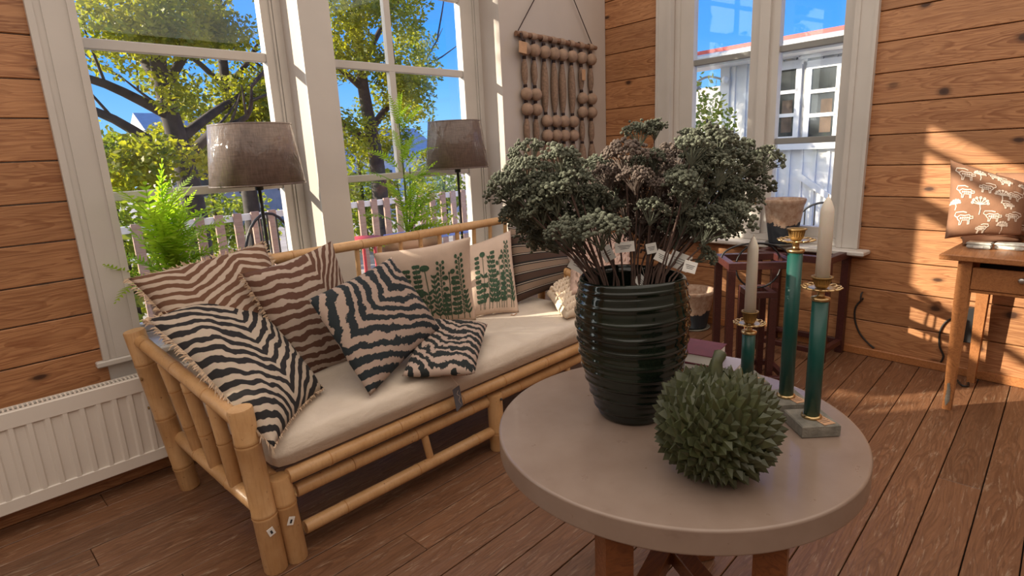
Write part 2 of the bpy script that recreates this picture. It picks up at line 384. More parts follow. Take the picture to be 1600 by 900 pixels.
def stripes():
    g = NG('striped_weave'); uv = g.n('TexCoord').outputs['UV']; s = g.n('SeparateXYZ', {0: uv}); v = s.outputs[1]
    b = g.ramp(g.math('FRACT', g.math('MULTIPLY', v, 4.)), (0., (.075, .04, .028)), (.34, (.075, .04, .028)), (.345, (.02, .018, .018)), (.40, (.02, .018, .018)),
               (.405, (.62, .52, .43)), (.43, (.62, .52, .43)), (.435, (.02, .018, .018)), (.47, (.02, .018, .018)), (.475, (.27, .19, .14)), (.80, (.27, .19, .14)), (.805, (.02, .018, .018)), (.86, (.02, .018, .018)))
    x = g.n('ValToRGB', {0: g.math('FRACT', g.math('MULTIPLY', v, 4.))})
    br = g.math('FRACT', g.math('MULTIPLY', v, 4.))
    l2 = g.ramp(br, (.86, 0.), (.865, 1.), (.89, 1.), (.895, 0.)); col = g.mix(l2, b, (.62, .52, .43))
    l3 = g.ramp(br, (.895, 0.), (.90, 1.), (.94, 1.), (.945, 0.)); col = g.mix(l3, col, (.02, .018, .018))
    wv = g.noise(g.n('Mapping', {'Vector': uv, 'Scale': (200, 60, 1)}).outputs[0], 1, 2)
    return g.out(g.mix(.3, col, g.mix(1., col, wv.outputs['Color'], 'MULTIPLY')), .9, g.bump(wv.outputs[0], .3, .002))
M['stripes'] = stripes()
def durian():
    g = NG('carved_green'); c = g.coords(rnd=5)
    nz = g.noise(g.coords(), 26, 3); ob = g.n('ObjectInfo').outputs['Random']
    col = g.mix(g.ramp(nz.outputs[0], (.3, 0.), (.7, 1.)), (.032, .040, .018), (.115, .125, .045))
    col = g.mix(g.math('MULTIPLY', ob, .45), col, (.045, .045, .030))
    return g.out(col, .42, g.bump(nz.outputs[0], .2, .004))
M['durian'] = durian()

# ================================================================== structure: floor
def xr(y): return (WR + math.sin(ANG)*y)/math.cos(ANG)          # x of the right wall at y
fl = MB().box((-3.2, -3.0, -.08), (5.2, 3.25, -.028)).build('floor', M['darkslot']); tag(fl, kind='structure')
y = 3.23; i = 0; PW = .1535
y0 = 1.498 + PW*12
k = 0
while y0 - k*PW > -2.9:
    yt = y0-k*PW; yb = yt-PW
    if yb < YL:
        yt2 = min(yt, YL); x1 = min(xr(yb), xr(yt2))-.004
        cuts = [-3.15]
        if k % 3 == 1: cuts.append(R.uniform(.2, 1.3))
        elif k % 3 == 2: cuts.append(R.uniform(2.2, 3.6))
        cuts.append(x1)
        for a_, b_ in zip(cuts, cuts[1:]):
            dz = R.uniform(-.0012, .0012)
            MB().box((a_+.0012, yb+.0022, -.026), (b_-.0012, yt2-.0022, dz), bev=.0018).build('floor_board', M['floor'], fl, origin=((a_+b_)/2, (yb+yt2)/2, -.026))
    k += 1
# ceiling
tag(MB().box((-3.2, -3.0, 3.4), (5.4, 3.75, 3.5)).build('ceiling', M['wallwhite']), kind='structure')
tag(MB().box((-3.2, -3.1, -.1), (5.2, -3.0, 3.45)).build('wall_near', M['wallwhite']), kind='structure')
tag(MB().box((-3.3, -3.1, -.1), (-3.2, 3.7, 3.45)).build('wall_back', M['wallwhite']), kind='structure')
# ------------------------------------------------------------------ left wall (x along it), openings for window_1, window_2 and window_4
YO = 3.62
ZS, ZT = .635, 3.24
WX = [(.30, 1.71), (1.905, 3.30)]; W4 = (-1.765, -.45)
mb = MB()
def wl(x0, x1, z0, z1): mb.box((x0, YL+.016, z0), (x1, YO, z1))
wl(-3.2, W4[0], 0, 3.4); wl(W4[1], WX[0][0], 0, 3.4); wl(W4[0], W4[1], 0, ZS); wl(W4[0], W4[1], ZT, 3.4)
wl(WX[0][0], WX[1][1], 0, ZS-.03); wl(WX[0][0], WX[1][1], ZT, 3.4); wl(WX[0][1], WX[1][0], ZS-.03, ZT); wl(WX[1][1], CORNER_X+.3, 0, 3.4)
wall_left = mb.build('wall_left', M['wallwhite'], origin=(0, YL, 0)); tag(wall_left, kind='structure')
def panel(name, x0, x1, z0, z1, mat, y0=YL, y1=YL+.016): return MB().box((x0, y0, z0), (x1, y1, z1), bev=.001).build(name, mat, wall_left)
panel('wall_panel', .49, WX[1][1], .0, ZS-.03, M['white']); panel('wall_panel', .30, .66, ZS-.03, 3.4, M['white'], YL+.0162, YL+.03)
panel('post_panel', WX[0][1], WX[1][0], ZS-.03, 3.4, M['white'], YL, YL+.0158)
panel('wall_panel', WX[1][1], CORNER_X-.005, 0, 3.4, M['wallwhite'])
zl = [.0, .172, .345, .517, .69, .866, 1.033, 1.211, 1.382, 1.559, 1.736, 1.895, 2.071, 2.25, 2.43, 2.61, 2.79, 2.97, 3.15, 3.33]
for z0, z1 in zip(zl, zl[1:]):
    for x0, x1 in ((W4[1]+.1, .51), (-3.19, W4[0]-.1)):
        MB().box((x0, YL-.004, z0+.003), (x1, YL+.016, z1-.003), bev=.003).build('plank', M['pine'], wall_left, origin=((x0+x1)/2+R.uniform(-.2, .2), YL, (z0+z1)/2))
# ------------------------------------------------------------------ right wall
zr = [0, .246, .477, .677, .897, 1.102, 1.304, 1.497, 1.69, 1.877, 2.065, 2.25, 2.435, 2.62, 2.805, 2.99, 3.175, 3.36]
zrl = [0, .25, .48, .70, .92, 1.15, 1.375, 1.607, 1.844, 2.082, 2.318, 2.538, 2.765, 2.99, 3.21, 3.4]
M2 = Matrix((D2, N2, Vector((0, 0, 1)))).transposed().to_4x4()     # local x along wall, y outwards
S0, S1 = 1.555, 2.955                                             # opening of window_3
SC = wp(0, 0, 0); SMAX = 3.715; SMIN = -3.0; RZ0, RZ1 = .745, 3.0
mb = MB()
def wr(s0, s1, z0, z1): mb.box((s0, WR+.022, z0), (s1, WR+.16, z1), M2)
wr(SMIN, S0, 0, 3.4); wr(S1, SMAX+.3, 0, 3.4); wr(S0, S1, 0, RZ0-.035); wr(S0, S1, RZ1, 3.4)
wall_right = mb.build('wall_right', M['pine'], origin=wp(1.5, WR, 0)); tag(wall_right, kind='structure')
def rplank(s0, s1, z0, z1):
    me = MB().box(((s0-s1)/2, 0, (z0-z1)/2+.003), ((s1-s0)/2, .022, (z1-z0)/2-.003), bev=.003)
    o = me.build('plank', M['pine'], None, origin=(0, 0, 0))
    o.parent = wall_right; mm = M2.copy(); mm.translation = wp((s0+s1)/2, WR+R.uniform(-.0012, .0012), (z0+z1)/2) - ORG[wall_right.name]; o.matrix_local = mm
for z0, z1 in zip(zr, zr[1:]):
    if z0 < RZ0-.08: rplank(SMIN, S1+.02 if z1 < .7 else S0-.01, z0, z1)
    else: rplank(SMIN, S0-.01, z0, z1)
for z0, z1 in zip(zrl, zrl[1:]): rplank(S1+.02, SMAX, z0, z1)
# ------------------------------------------------------------------ baseboards
o = MB().box((-3.2, YL-.026, 0), (CORNER_X-.03, YL-.004, .062), bev=.004).build('baseboard_left', M['pine']); tag(o, kind='structure')
o = MB().box((SMIN, WR-.024, 0), (SMAX-.03, WR-.001, .055), M2, bev=.004).build('baseboard_right', M['desk']); tag(o, kind='structure')
# ------------------------------------------------------------------ left windows
def left_window(name, x0, x1, rx, muntin=None, extras=()):
    w = thing(name, None, None, ((x0+x1)/2, YL, ZS), kind='structure')
    f = MB()                                                      # fixed frame
    f.box((x0, 3.43, ZS), (x0+.045, 3.53, ZT)); f.box((x1-.045, 3.43, ZS), (x1, 3.53, ZT)); f.box((x0+.045, 3.43, ZS), (x1-.045, 3.53, ZS+.03)); f.box((x0+.045, 3.43, ZT-.04), (x1-.045, 3.53, ZT))
    f.build('window_frame', M['white'], w)
    s = MB(); a, b = x0+.048, x1-.048
    s.box((a, 3.45, ZS+.032), (a+.045, 3.51, ZT-.042), bev=.004); s.box((rx, 3.45, ZS+.032), (b, 3.51, ZT-.042), bev=.004)
    s.box((a+.045, 3.45, ZS+.032), (rx, 3.51, ZS+.075), bev=.004); s.box((a+.045, 3.45, ZT-.09), (rx, 3.51, ZT-.042), bev=.004)
    s.box((b-.012, 3.437, ZS+.032), (b, 3.449, ZT-.042))
    s.build('sash', M['white'], w)
    zs = [(2.075, 2.125), (1.355, 1.40), (2.60, 2.70), (2.98, 3.02)]
    for z0, z1 in zs: MB().box((a+.045, 3.462, z0), (rx, 3.50, z1), bev=.004).build('glazing_bar', M['white'], w)
    if muntin: MB().box((muntin-.024, 3.463, 1.4), (muntin+.024, 3.499, ZT-.09), bev=.004).build('glazing_bar', M['white'], w)
    cuts = [ZS+.07, 1.378, 2.10, 2.65, 3.0, ZT-.08]
    for z0, z1 in zip(cuts, cuts[1:]):
        MB().box((a+.04, 3.480, z0+.004), (rx+.004, 3.483, z1-.004)).build('pane', M['glass'], w)
    MB().box((.465 if name == 'window_1' else x0, YL-.035, ZS-.032), (x1+.0, YL, ZS-.002), bev=.006).build('sill', M['white'], w) if name != 'window_2' else None
    MB().box((x0+.001 if name != 'window_1' else .662, YL-.0345 if name == 'window_2' else YL, ZS-.032), (x1-.001, 3.43, ZS-.001), bev=.0005).build('sill', M['white'], w)
    return w
w1 = left_window('window_1', *WX[0], 1.60)
w2 = left_window('window_2', *WX[1], 3.12, muntin=2.475)
w4 = left_window('window_4', *W4, W4[1]-.1)
# stepped casing left of window_1
for x0, x1, t in ((.495, .520, .030), (.520, .548, .021), (.548, .638, .026), (.638, .668, .034)):
    MB().box((x0, YL-t, ZS-.002), (x1, YL+.0, 3.38), bev=.002).build('casing', M['white'], w1)
# red painted exterior trim seen edge-on through window_2
MB().box((3.225, 3.60, .64), (3.245, 3.62, 3.2)).build('exterior_trim', M['redpaint'], w2)
# ------------------------------------------------------------------ right window (window_3), built in wall coordinates
w3 = thing('window_3', None, None, wp((S0+S1)/2, WR, RZ0), kind='structure')
def rb(name, s0, s1, y0, y1, z0, z1, mat=M['white'], bev=.003): return MB().box((s0, WR+y0, z0), (s1, WR+y1, z1), M2, bev).build(name, mat, w3)
for s0, s1, t in ((1.432, 1.452, .036), (1.452, 1.535, .028), (1.535, 1.568, .034)):
    rb('casing', s0, s1, -t, .022, RZ0, 3.1)
for s0, s1, t in ((3.07, 3.092, .036), (2.985, 3.07, .028), (2.950, 2.985, .034)):
    rb('casing', s0, s1, -t, .022, RZ0, 3.1)
rb('frame', S0, S0+.045, .03, .13, RZ0, RZ1); rb('frame', S1-.05, S1, .03, .13, RZ0, RZ1); rb('frame', S0+.045, S1-.05, .03, .13, RZ0, RZ0+.05)
rb('mullion', 2.150, 2.225, .02, .13, RZ0+.05, RZ1)
for s0, s1 in ((1.60, 2.15), (2.225, 2.905)):
    a = .055 if s0 < 2 else .075; b_ = .065 if s0 < 2 else .12
    sa = thing('sash', None, None, wp((s0+s1)/2, WR, RZ0)); sa.parent = w3; sa.location = ORG[sa.name]-ORG[w3.name]
    def sb(name, *q, mat=M['white'], bev=.003): return MB().box((q[0], WR+q[2], q[4]), (q[1], WR+q[3], q[5]), M2, bev).build(name, mat, sa)
    sb('stile', s0, s0+a, .045, .105, RZ0+.05, RZ1); sb('stile', s1-b_, s1, .045, .105, RZ0+.05, RZ1)
    sb('rail', s0+a, s1-b_, .045, .105, RZ0+.05, RZ0+.125)
    for z in (2.135, 1.487): sb('glazing_bar', s0+a, s1-b_, .06, .10, z-.022, z+.022, mat=M['shadedbar'])
    for z0, z1 in ((RZ0+.12, 1.487), (1.487, 2.135), (2.135, RZ1)): sb('pane', s0+a-.005, s1-b_+.005, .078, .081, z0+.003, z1-.003, mat=M['glass'], bev=0)
rb('sill', 1.36, 3.16, -.125, .0, RZ0-.034, RZ0-.001, bev=.008); rb('sill', S0+.001, S1-.001, .0, .045, RZ0-.034, RZ0-.0012, bev=.0005)
h = MB().tube([wp(2.19, WR+.013, 1.02), wp(2.19, WR+.013, 1.10)], .008, 8); h.tube([wp(2.19, WR+.005, 1.10), wp(2.17, WR-.03, 1.06)], .006, 6)
h.build('window_latch', M['brassdull'], w3)

# ================================================================== radiator
RY0 = 3.085
rt = RY(10, 668, RY0).z
r = thing('radiator', 'white panel radiator with vertical ribs on the wall under the left window', 'radiator', (.1, 3.12, .12))
rz1 = .545; rz0 = .105; rx0, rx1 = -1.2, .98
mb = MB(); mb.box((rx0, RY0, rz1-.075), (rx1, RY0+.012, rz1), bev=.004); mb.box((rx0, RY0, rz0), (rx1, RY0+.012, rz0+.06), bev=.004)
pitch = .0620; x = rx0+.01
pts = []
while x < rx1-.01:
    pts += [(x, RY0+.0), (x+.009, RY0-.0), (x+.015, RY0+.010), (x+.047, RY0+.010), (x+.055, RY0)]
    x += pitch
vs = []; 
for px_, py_ in pts: vs += [(px_, py_+.001, rz0+.055), (px_, py_+.001, rz1-.07)]
mb.add(vs, [(2*i, 2*i+2, 2*i+3, 2*i+1) for i in range(len(pts)-1)])
mb.build('front_panel', M['radiator'], r)
MB().box((rx0, RY0+.075, rz0+.0), (rx1, RY0+.087, rz1-.005), bev=.003).build('back_panel', M['radiator'], r)
mb = MB(); mb.box((rx0, RY0+.012, rz1-.012), (rx1, RY0+.018, rz1+.001)); mb.box((rx0, RY0+.069, rz1-.012), (rx1, RY0+.075, rz1+.001))
x = rx0
while x < rx1: mb.box((x, RY0+.018, rz1-.010), (x+.007, RY0+.069, rz1-.002)); x += .0165
mb.build('top_grille', M['radiator'], r)
MB().box((rx1-.004, RY0+.012, rz0), (rx1, RY0+.075, rz1-.002)).build('side_cover', M['radiator'], r)
MB().box((rx0, RY0+.02, rz0-.006), (rx1, RY0+.075, rz0+.01)).build('bottom_cover', M['grille'], r)
for x in (-.4, .86): MB().box((x, RY0+.08, rz0+.1), (x+.03, YL-.008, rz0+.35)).build('wall_bracket', M['radiator'], r)

# ================================================================== bamboo sofa
sofa = thing('bamboo_sofa', 'long bamboo pole sofa with slatted arm, standing below the two left windows', 'sofa', (1.85, 2.4, 0))
def bam(name, a, b, r_, nodes=.22, par=sofa, n=14, ph=None):
    a, b = Vector(a), Vector(b); L = (b-a).length; t = 0; pts = []; rad = []
    ph = R.uniform(.2, .8)*nodes if ph is None else ph
    ks = []; q = ph
    while q < L-.02: ks.append(q); q += nodes*R.uniform(.85, 1.15)
    st = [(0, r_*.95), (.006, r_)]
    for q in ks: st += [(q-.012, r_*1.0), (q-.005, r_*1.07), (q, r_*.985), (q+.005, r_*1.06), (q+.012, r_*1.0)]
    st += [(L-.006, r_), (L, r_*.95)]
    bend = Vector((R.uniform(-1, 1), R.uniform(-1, 1), R.uniform(-.4, .4)))*.004*L
    for d_, rr in sorted(st): pts.append(lerp(a, b, d_/L) + bend*math.sin(pi*d_/L)); rad.append(rr)
    o = MB().tube(pts, rad, n).build(name, M['bamboo'], par, origin=a)
    o.location = a-ORG[par.name]
    if ks:
        mbn = MB()
        for q in ks:
            p = lerp(a, b, q/L) + bend*math.sin(pi*q/L); d_ = (b-a).normalized()
            mbn.tube([p-d_*.0022, p+d_*.0022], r_*1.03, n, False)
        mbn.build('node_ring', M['bamboo_node'], o)
    return o
FL = Vector((.70, 2.01, 0))
XE = 2.98
for xs, sg in ((.70, 1), (XE, -1)):
    bam('front_post', (xs, 2.01, 0), (xs-.03*sg, 2.03, .665), .044, .27, ph=.24)
    bam('back_post', (xs-.02*sg, 2.905, 0), (xs-.115*sg, 2.93, .81), .044, .24, ph=.12)
    bam('front_leg', (xs+.082*sg, 2.005, 0), (xs+.062*sg, 2.012, .36), .041, .25, ph=.25)
    bam('arm_rail', (xs-.105*sg, 2.90, .765), (xs-.03*sg, 2.04, .605), .028, .3)
    bam('side_rail', (xs-.025*sg, 2.88, .27), (xs-.01*sg, 2.04, .255), .031, .3)
    bam('side_seat_rail', (xs+.05*sg, 2.86, .345), (xs+.05*sg, 2.05, .345), .026, .3)
    for i, yy in enumerate((2.66, 2.45, 2.24)):
        t = (yy-2.04)/.86
        bam('arm_slat', (xs-.018*sg, yy, .275), (xs-(.03+.075*t)*sg, yy+.01, .595+.16*t), .027, .2, ph=.13+.03*i)
bam('seat_rail', (.79, 2.0, .352), (XE-.06, 2.0, .352), .030, .33)
bam('front_rail', (.82, 2.022, .268), (1.855, 2.022, .268), .028, .33); bam('front_rail', (1.905, 2.022, .272), (XE-.08, 2.022, .272), .028, .33)
bam('bottom_rail', (.83, 2.01, .105), (XE-.08, 2.01, .105), .027, .33)
bam('rail_strut', (1.46, 2.015, .125), (1.44, 2.02, .25), .018, .3); bam('rail_strut', (2.52, 2.015, .125), (2.50, 2.02, .25), .018, .3)
bam('middle_leg', (1.88, 1.995, 0), (1.88, 2.0, .305), .040, .3)
bam('back_seat_rail', (.75, 2.84, .352), (XE-.06, 2.84, .352), .030, .33)
bam('back_rail', (.84, 2.80, 1.045), (XE+.06, 2.80, 1.052), .026, .38)
for i in range(15):
    x = .93+i*.146
    if x < XE: bam('back_slat', (x, 2.83, .365), (x, 2.80, 1.03), .0135, .6)
for x in (1.5, 2.3): bam('seat_slat', (x, 2.02, .362), (x, 2.83, .362), .018, .4)
for c, ax in (((.664, 2.02, .17), -1), ((.664, 2.02, .40), -1), ((.57, 2.9, .59), -1), ((.575, 2.9, .45), -1)):
    MB().ball(c, .009, 1, (.5, 1, 1)).build('bolt', M['brassdull'], sofa)
MB().ball((1.885, 1.955, .285), .008, 1).build('bolt', M['wire'], sofa)
# price stickers on the two front legs
for px_, py_, tip, yy in ((424, 831, .3, 1.963), (455, 814, -.4, 1.963)):
    c = RY(px_, py_, yy); st = MB(); a = Vector((math.cos(tip), 0, math.sin(tip))); b = Vector((-math.sin(tip), 0, math.cos(tip)))
    st.add([c+a*x+b*z+Vector((0, y, 0)) for y in (0, .002) for x, z in ((-.012, -.016), (.012, -.016), (.012, .016), (-.012, .016))], [(0, 1, 2, 3), (7, 6, 5, 4), (0, 4, 5, 1), (1, 5, 6, 2), (2, 6, 7, 3), (3, 7, 4, 0)])
    so_ = st.build('price_sticker', M['paper'], sofa)
    c2 = c - Vector((0, .0006, 0)); MB().add([c2+a*x+b*z for x, z in ((-.004, -.009), (.004, -.009), (.004, .006), (-.004, .006))], [(0, 1, 2, 3)]).build('printed_mark', M['ink'], so_)

# ------------------------------------------------------------------ soft goods
def ease(u, p): return (1-abs(u)**p)
def pillow(name, label, cat, C, th, mat, group=None, pinch=.06, n=24, wr_=.006, seed=0, parent=None, pw=3.2, sag=0., back=None):
    TL, TR, BR, BL = [Vector(c) for c in C]
    N = (TR-TL).cross(BL-TL).normalized(); mid = (TL+TR+BR+BL)/4
    if N.dot(EYE-mid) < 0: N = -N
    up = ((TL+TR)-(BL+BR)).normalized()
    def P(u, v):                       # u right, v up, both -1..1 ; mid-surface
        uu = u*(1-pinch*(1-v*v)*abs(u)); vv = v*(1-pinch*(1-u*u)*abs(v))
        a = lerp(BL, BR, (uu+1)/2); b = lerp(TL, TR, (uu+1)/2); p = lerp(a, b, (vv+1)/2)
        return p + N*(noise.noise(Vector((u*1.3+seed, v*1.3, seed*.7)))*.012) - up*sag*(1-u*u)*max(v, 0)
    def H(u, v):
        h = (max(0, ease(u, pw))*max(0, ease(v, pw)))**.62
        w = noise.noise(Vector((u*2.6+seed*3.1, v*2.6, seed)))*.10 + noise.noise(Vector((u*7+seed, v*7, seed+4)))*.035
        # creases running in from the corners and along the lower seam
        cr_ = math.sin((u*v)*9+seed)*.03
        return th/2*h*(1+w+cr_)
    def F(u, v, off=0.): return P(u, v) + N*(H(u, v)+off)
    mb = MB(); idx = {}
    for side in (1, -1):
        for i in range(n+1):
            for j in range(n+1):
                u = math.sin((2*i/n-1)*pi/2)*.35+(2*i/n-1)*.65; v = math.sin((2*j/n-1)*pi/2)*.35+(2*j/n-1)*.65
                e = i in (0, n) or j in (0, n)
                if side == -1 and e: idx[side, i, j] = idx[1, i, j]; continue
                idx[side, i, j] = len(mb.v); mb.uv[len(mb.v)] = ((u+1)/2, (v+1)/2)
                mb.v.append(P(u, v) + N*side*H(u, v))
    for side in (1, -1):
        for i in range(n):
            for j in range(n):
                q = [idx[side, i, j], idx[side, i+1, j], idx[side, i+1, j+1], idx[side, i, j+1]]
                mb.f.append(tuple(q if side == 1 else q[::-1])); mb.sm.append(True)
    o = mb.build(name, mat, parent)
    if back:
        o.data.materials.append(back); nf = n*n
        for p_ in o.data.polygons: p_.material_index = 0 if p_.index < nf else 1
    if label: tag(o, label, cat, group)
    return o, F, P, N
def fringe(par, P, N, edges='TRBL', ln=.028, mat=None, step=.006, seed=1):
    rr = random.Random(seed); mb = MB()
    for e_ in edges:
        f = {'T': lambda t: (t, 1.), 'B': lambda t: (t, -1.), 'L': lambda t: (-1., t), 'R': lambda t: (1., t)}[e_]
        L = (P(*f(-1))-P(*f(1))).length; k = int(L/step)
        for i in range(k):
            t = -1+2*(i+rr.random())/k; u, v = f(t); p = P(u*.985, v*.985); q = P(u, v); out = (P(u*1.05, v*1.05)-q).normalized()
            tg = (P(*f(min(1, t+.02)))-P(*f(max(-1, t-.02)))).normalized()
            out = (out + tg*rr.uniform(-.6, .6) + N*rr.uniform(-.6, .6) + Vector((0, 0, -.35))).normalized()
            w = tg*rr.uniform(.0018, .003); l = ln*rr.uniform(.55, 1.15); m_ = q+out*l*.55+N*rr.uniform(-.006, .006)
            mb.add([p-w, p+w, m_+w*1.3, m_-w*1.3, m_+out*l*.45+Vector((0, 0, -.004))], [(0, 1, 2, 3), (3, 2, 4)])
    return tag(mb.build('fringe', mat or M['fringe'], par), kind='stuff')
# seat cushion (rounded slab)
def slab(name, x0, x1, y0, y1, z0, z1, rad, mat, nx=40, ny=14, amp=.006):
    mb = MB(); prof = []
    ring = []
    def rr(x, y, k):  # rounded rectangle ring inset k
        return x, y
    levels = [(z0, rad*.6), (z0+rad*.3, rad*.12), (z0+rad, 0), ((z0+z1)/2, -.006), (z1-rad, 0), (z1-rad*.3, rad*.14), (z1, rad*.75)]
    P_ = []
    for i in range(nx+1): P_.append((i/nx, 0))
    for j in range(1, ny+1): P_.append((1, j/ny))
    for i in range(nx-1, -1, -1): P_.append((i/nx, 1))
    for j in range(ny-1, 0, -1): P_.append((0, j/ny))
    m_ = len(P_); vs = []
    for z, k in levels:
        for u, v in P_:
            x = lerp(x0+k, x1-k, u); y = lerp(y0+k, y1-k, v)
            # soften vertical corners
            for cx_, sx_ in ((x0+k, 1), (x1-k, -1)):
                for cy_, sy_ in ((y0+k, 1), (y1-k, -1)):
                    if abs(x-cx_) < .03 and abs(y-cy_) < .03: x = cx_+sx_*max(abs(x-cx_), .0)+sx_*.012; y = cy_+sy_*abs(y-cy_)+sy_*.012
            w = noise.noise(Vector((x*4, y*5, z*8)))*amp
            vs.append((x, y-(w if v == 0 else 0), z + w*.6))
    fs = [(a*m_+i, a*m_+(i+1) % m_, (a+1)*m_+(i+1) % m_, (a+1)*m_+i) for a in range(len(levels)-1) for i in range(m_)]
    mb.add(vs, fs, True); base = (len(levels)-1)*m_
    # top grid
    top = {}
    for i in range(nx+1):
        for j in range(ny+1):
            if j == 0: top[i, j] = base+i
            elif i == nx: top[i, j] = base+nx+j
            elif j == ny: top[i, j] = base+nx+ny+(nx-i)
            elif i == 0: top[i, j] = base+2*nx+ny+(ny-j)
            else:
                x = lerp(x0+rad*.75, x1-rad*.75, i/nx); y = lerp(y0+rad*.75, y1-rad*.75, j/ny)
                top[i, j] = len(mb.v); mb.v.append(Vector((x, y, z1+.008*min(1, min(i, nx-i)/4, min(j, ny-j)/3)+noise.noise(Vector((x*3, y*4, 3)))*amp)))
    for i in range(nx):
        for j in range(ny): mb.f.append((top[i, j], top[i+1, j], top[i+1, j+1], top[i, j+1])); mb.sm.append(True)
    mb.f.append(tuple(range(m_))[::-1]); mb.sm.append(False)
    return mb.build(name, mat)
g = NG('creased_cream_cover'); c_ = g.coords(); n1 = g.noise(g.n('Mapping', {'Vector': c_, 'Scale': (1, 1, 2)}).outputs[0], 7, 5, .6, .8); n2 = g.noise(c_, 350, 2)
M['seatcover'] = g.out(g.mix(g.ramp(n1.outputs[0], (.3, 0.), (.7, 1.)), (.60, .50, .40), (.68, .58, .475)), .62, g.bump(g.math('ADD', n1.outputs[0], g.math('MULTIPLY', n2.outputs[0], .06)), .35, .02), Sheen_Weight=.2)
cus = slab('seat_cushion', .745, XE-.05, 1.985, 2.77, .384, .510, .052, M['seatcover'])
tag(cus, 'long cream cotton seat cushion lying along the bamboo sofa', 'cushion')
ZC = .515
# brown zebra pillow against the left arm and window
A = RY(200, 436, 2.86); B = RY(412, 380, 2.80); Cc = B + Vector((.05, -.22, -.36)); Dd = A + Vector((.10, -.24, -.27))
o, F, P, N = pillow('zebra_pillow', 'brown zebra striped pillow with fringe, rearmost in the left sofa corner below the bright fern', 'pillow', (A, B, Cc, Dd), .13, M['zebra_brown'], 'zebra print pillows', seed=1, back=M['cotton'])
fringe(o, P, N, 'TLR', .03, seed=1)
# brown zebra pillow on the backrest
A = RY(377, 428, 2.60); B = RY(518, 376, 2.72); D_ = RZ(470, 590, ZC); Cc = RPL(575, 560, A, B, D_)
o, F, P, N = pillow('zebra_pillow', 'brown zebra striped pillow standing upright between the black fringed one and the navy one', 'pillow', (A, B, Cc, RPL(470, 600, A, B, D_)), .14, M['zebra_brown2'], 'zebra print pillows', seed=2)
fringe(o, P, N, 'L', .026, seed=2)
# black zebra pillow leaning over the arm
D_ = RZ(428, 700, ZC+.02); Cc = RZ(505, 606, ZC+.03); A = RY(230, 500, 2.62); B = RPL(372, 440, A, Cc, D_)
o, F, P, N = pillow('zebra_pillow', 'large black and cream zebra pillow with fringed edge leaning on the slatted bamboo arm', 'pillow', (A, B, Cc, D_), .19, M['zebra_black'], 'zebra print pillows', seed=3, n=28, back=M['cotton'])
fringe(o, P, N, 'LT', .032, seed=3); fringe(o, P, N, 'RB', .012, seed=4)
MB().tube([lerp(A, B, .02)+N*.0, A+Vector((-.01, 0, -.01))], .012, 6).build('corner_tassel', M['fringe'], o)
# navy zebra pillow, standing on one corner
D_ = RZ(577, 620, ZC+.01); A = RY(482, 467, 2.36); B = RY(612, 402, 2.60); Cc = RPL(688, 512, D_, A, B)
o, F, P, N = pillow('zebra_pillow', 'dark navy and beige zebra pillow standing on its corner in the middle of the sofa', 'pillow', (A, B, Cc, D_), .15, M['zebra_navy'], 'zebra print pillows', seed=5, n=28, pinch=.04)
# folded zebra cover with its grey card
A = RZ(662, 500, ZC+.085); B = RZ(762, 506, ZC+.075); Cc = RZ(742, 584, ZC+.03); D_ = RZ(628, 590, ZC+.03)
o, F, P, N = pillow('folded_zebra_cover', 'folded black and beige zebra cushion cover lying flat with a grey card hanging from it', 'cushion cover', (A, B, Cc, D_), .085, M['zebra_pouch'], None, seed=6, n=26, pinch=.03, pw=6)
tagc = RY(716, 622, 1.945); th_ = MB().tube([RZ(702, 584, ZC+.01), RY(708, 592, 1.965), RY(716, 602, 1.948)], .0016, 5); th_.build('string', M['printwhite'], o)
a = Vector((1, .05, .10)).normalized(); b = Vector((.12, -.05, -1)).normalized(); t_ = MB()
q = [tagc+a*x+b*z+Vector((0, y, 0)) for y in (0, .0025) for x, z in ((-.022, -.052), (.022, -.056), (.020, .044), (-.024, .060))]
t_.add(q, [(0, 1, 2, 3), (7, 6, 5, 4), (0, 4, 5, 1), (1, 5, 6, 2), (2, 6, 7, 3), (3, 7, 4, 0)]); gt = t_.build('grey_card', M['greytag'], o)
pl = [tagc+a*x+b*z+Vector((0, -.0015, 0)) for x, z in [(.004+.007*math.cos(i*.75+1)*(1 if i < 9 else .55), -.036+.0045*i) for i in range(17)]]
MB().tube(pl, .0011, 4).build('handwriting', M['printwhite'], gt)
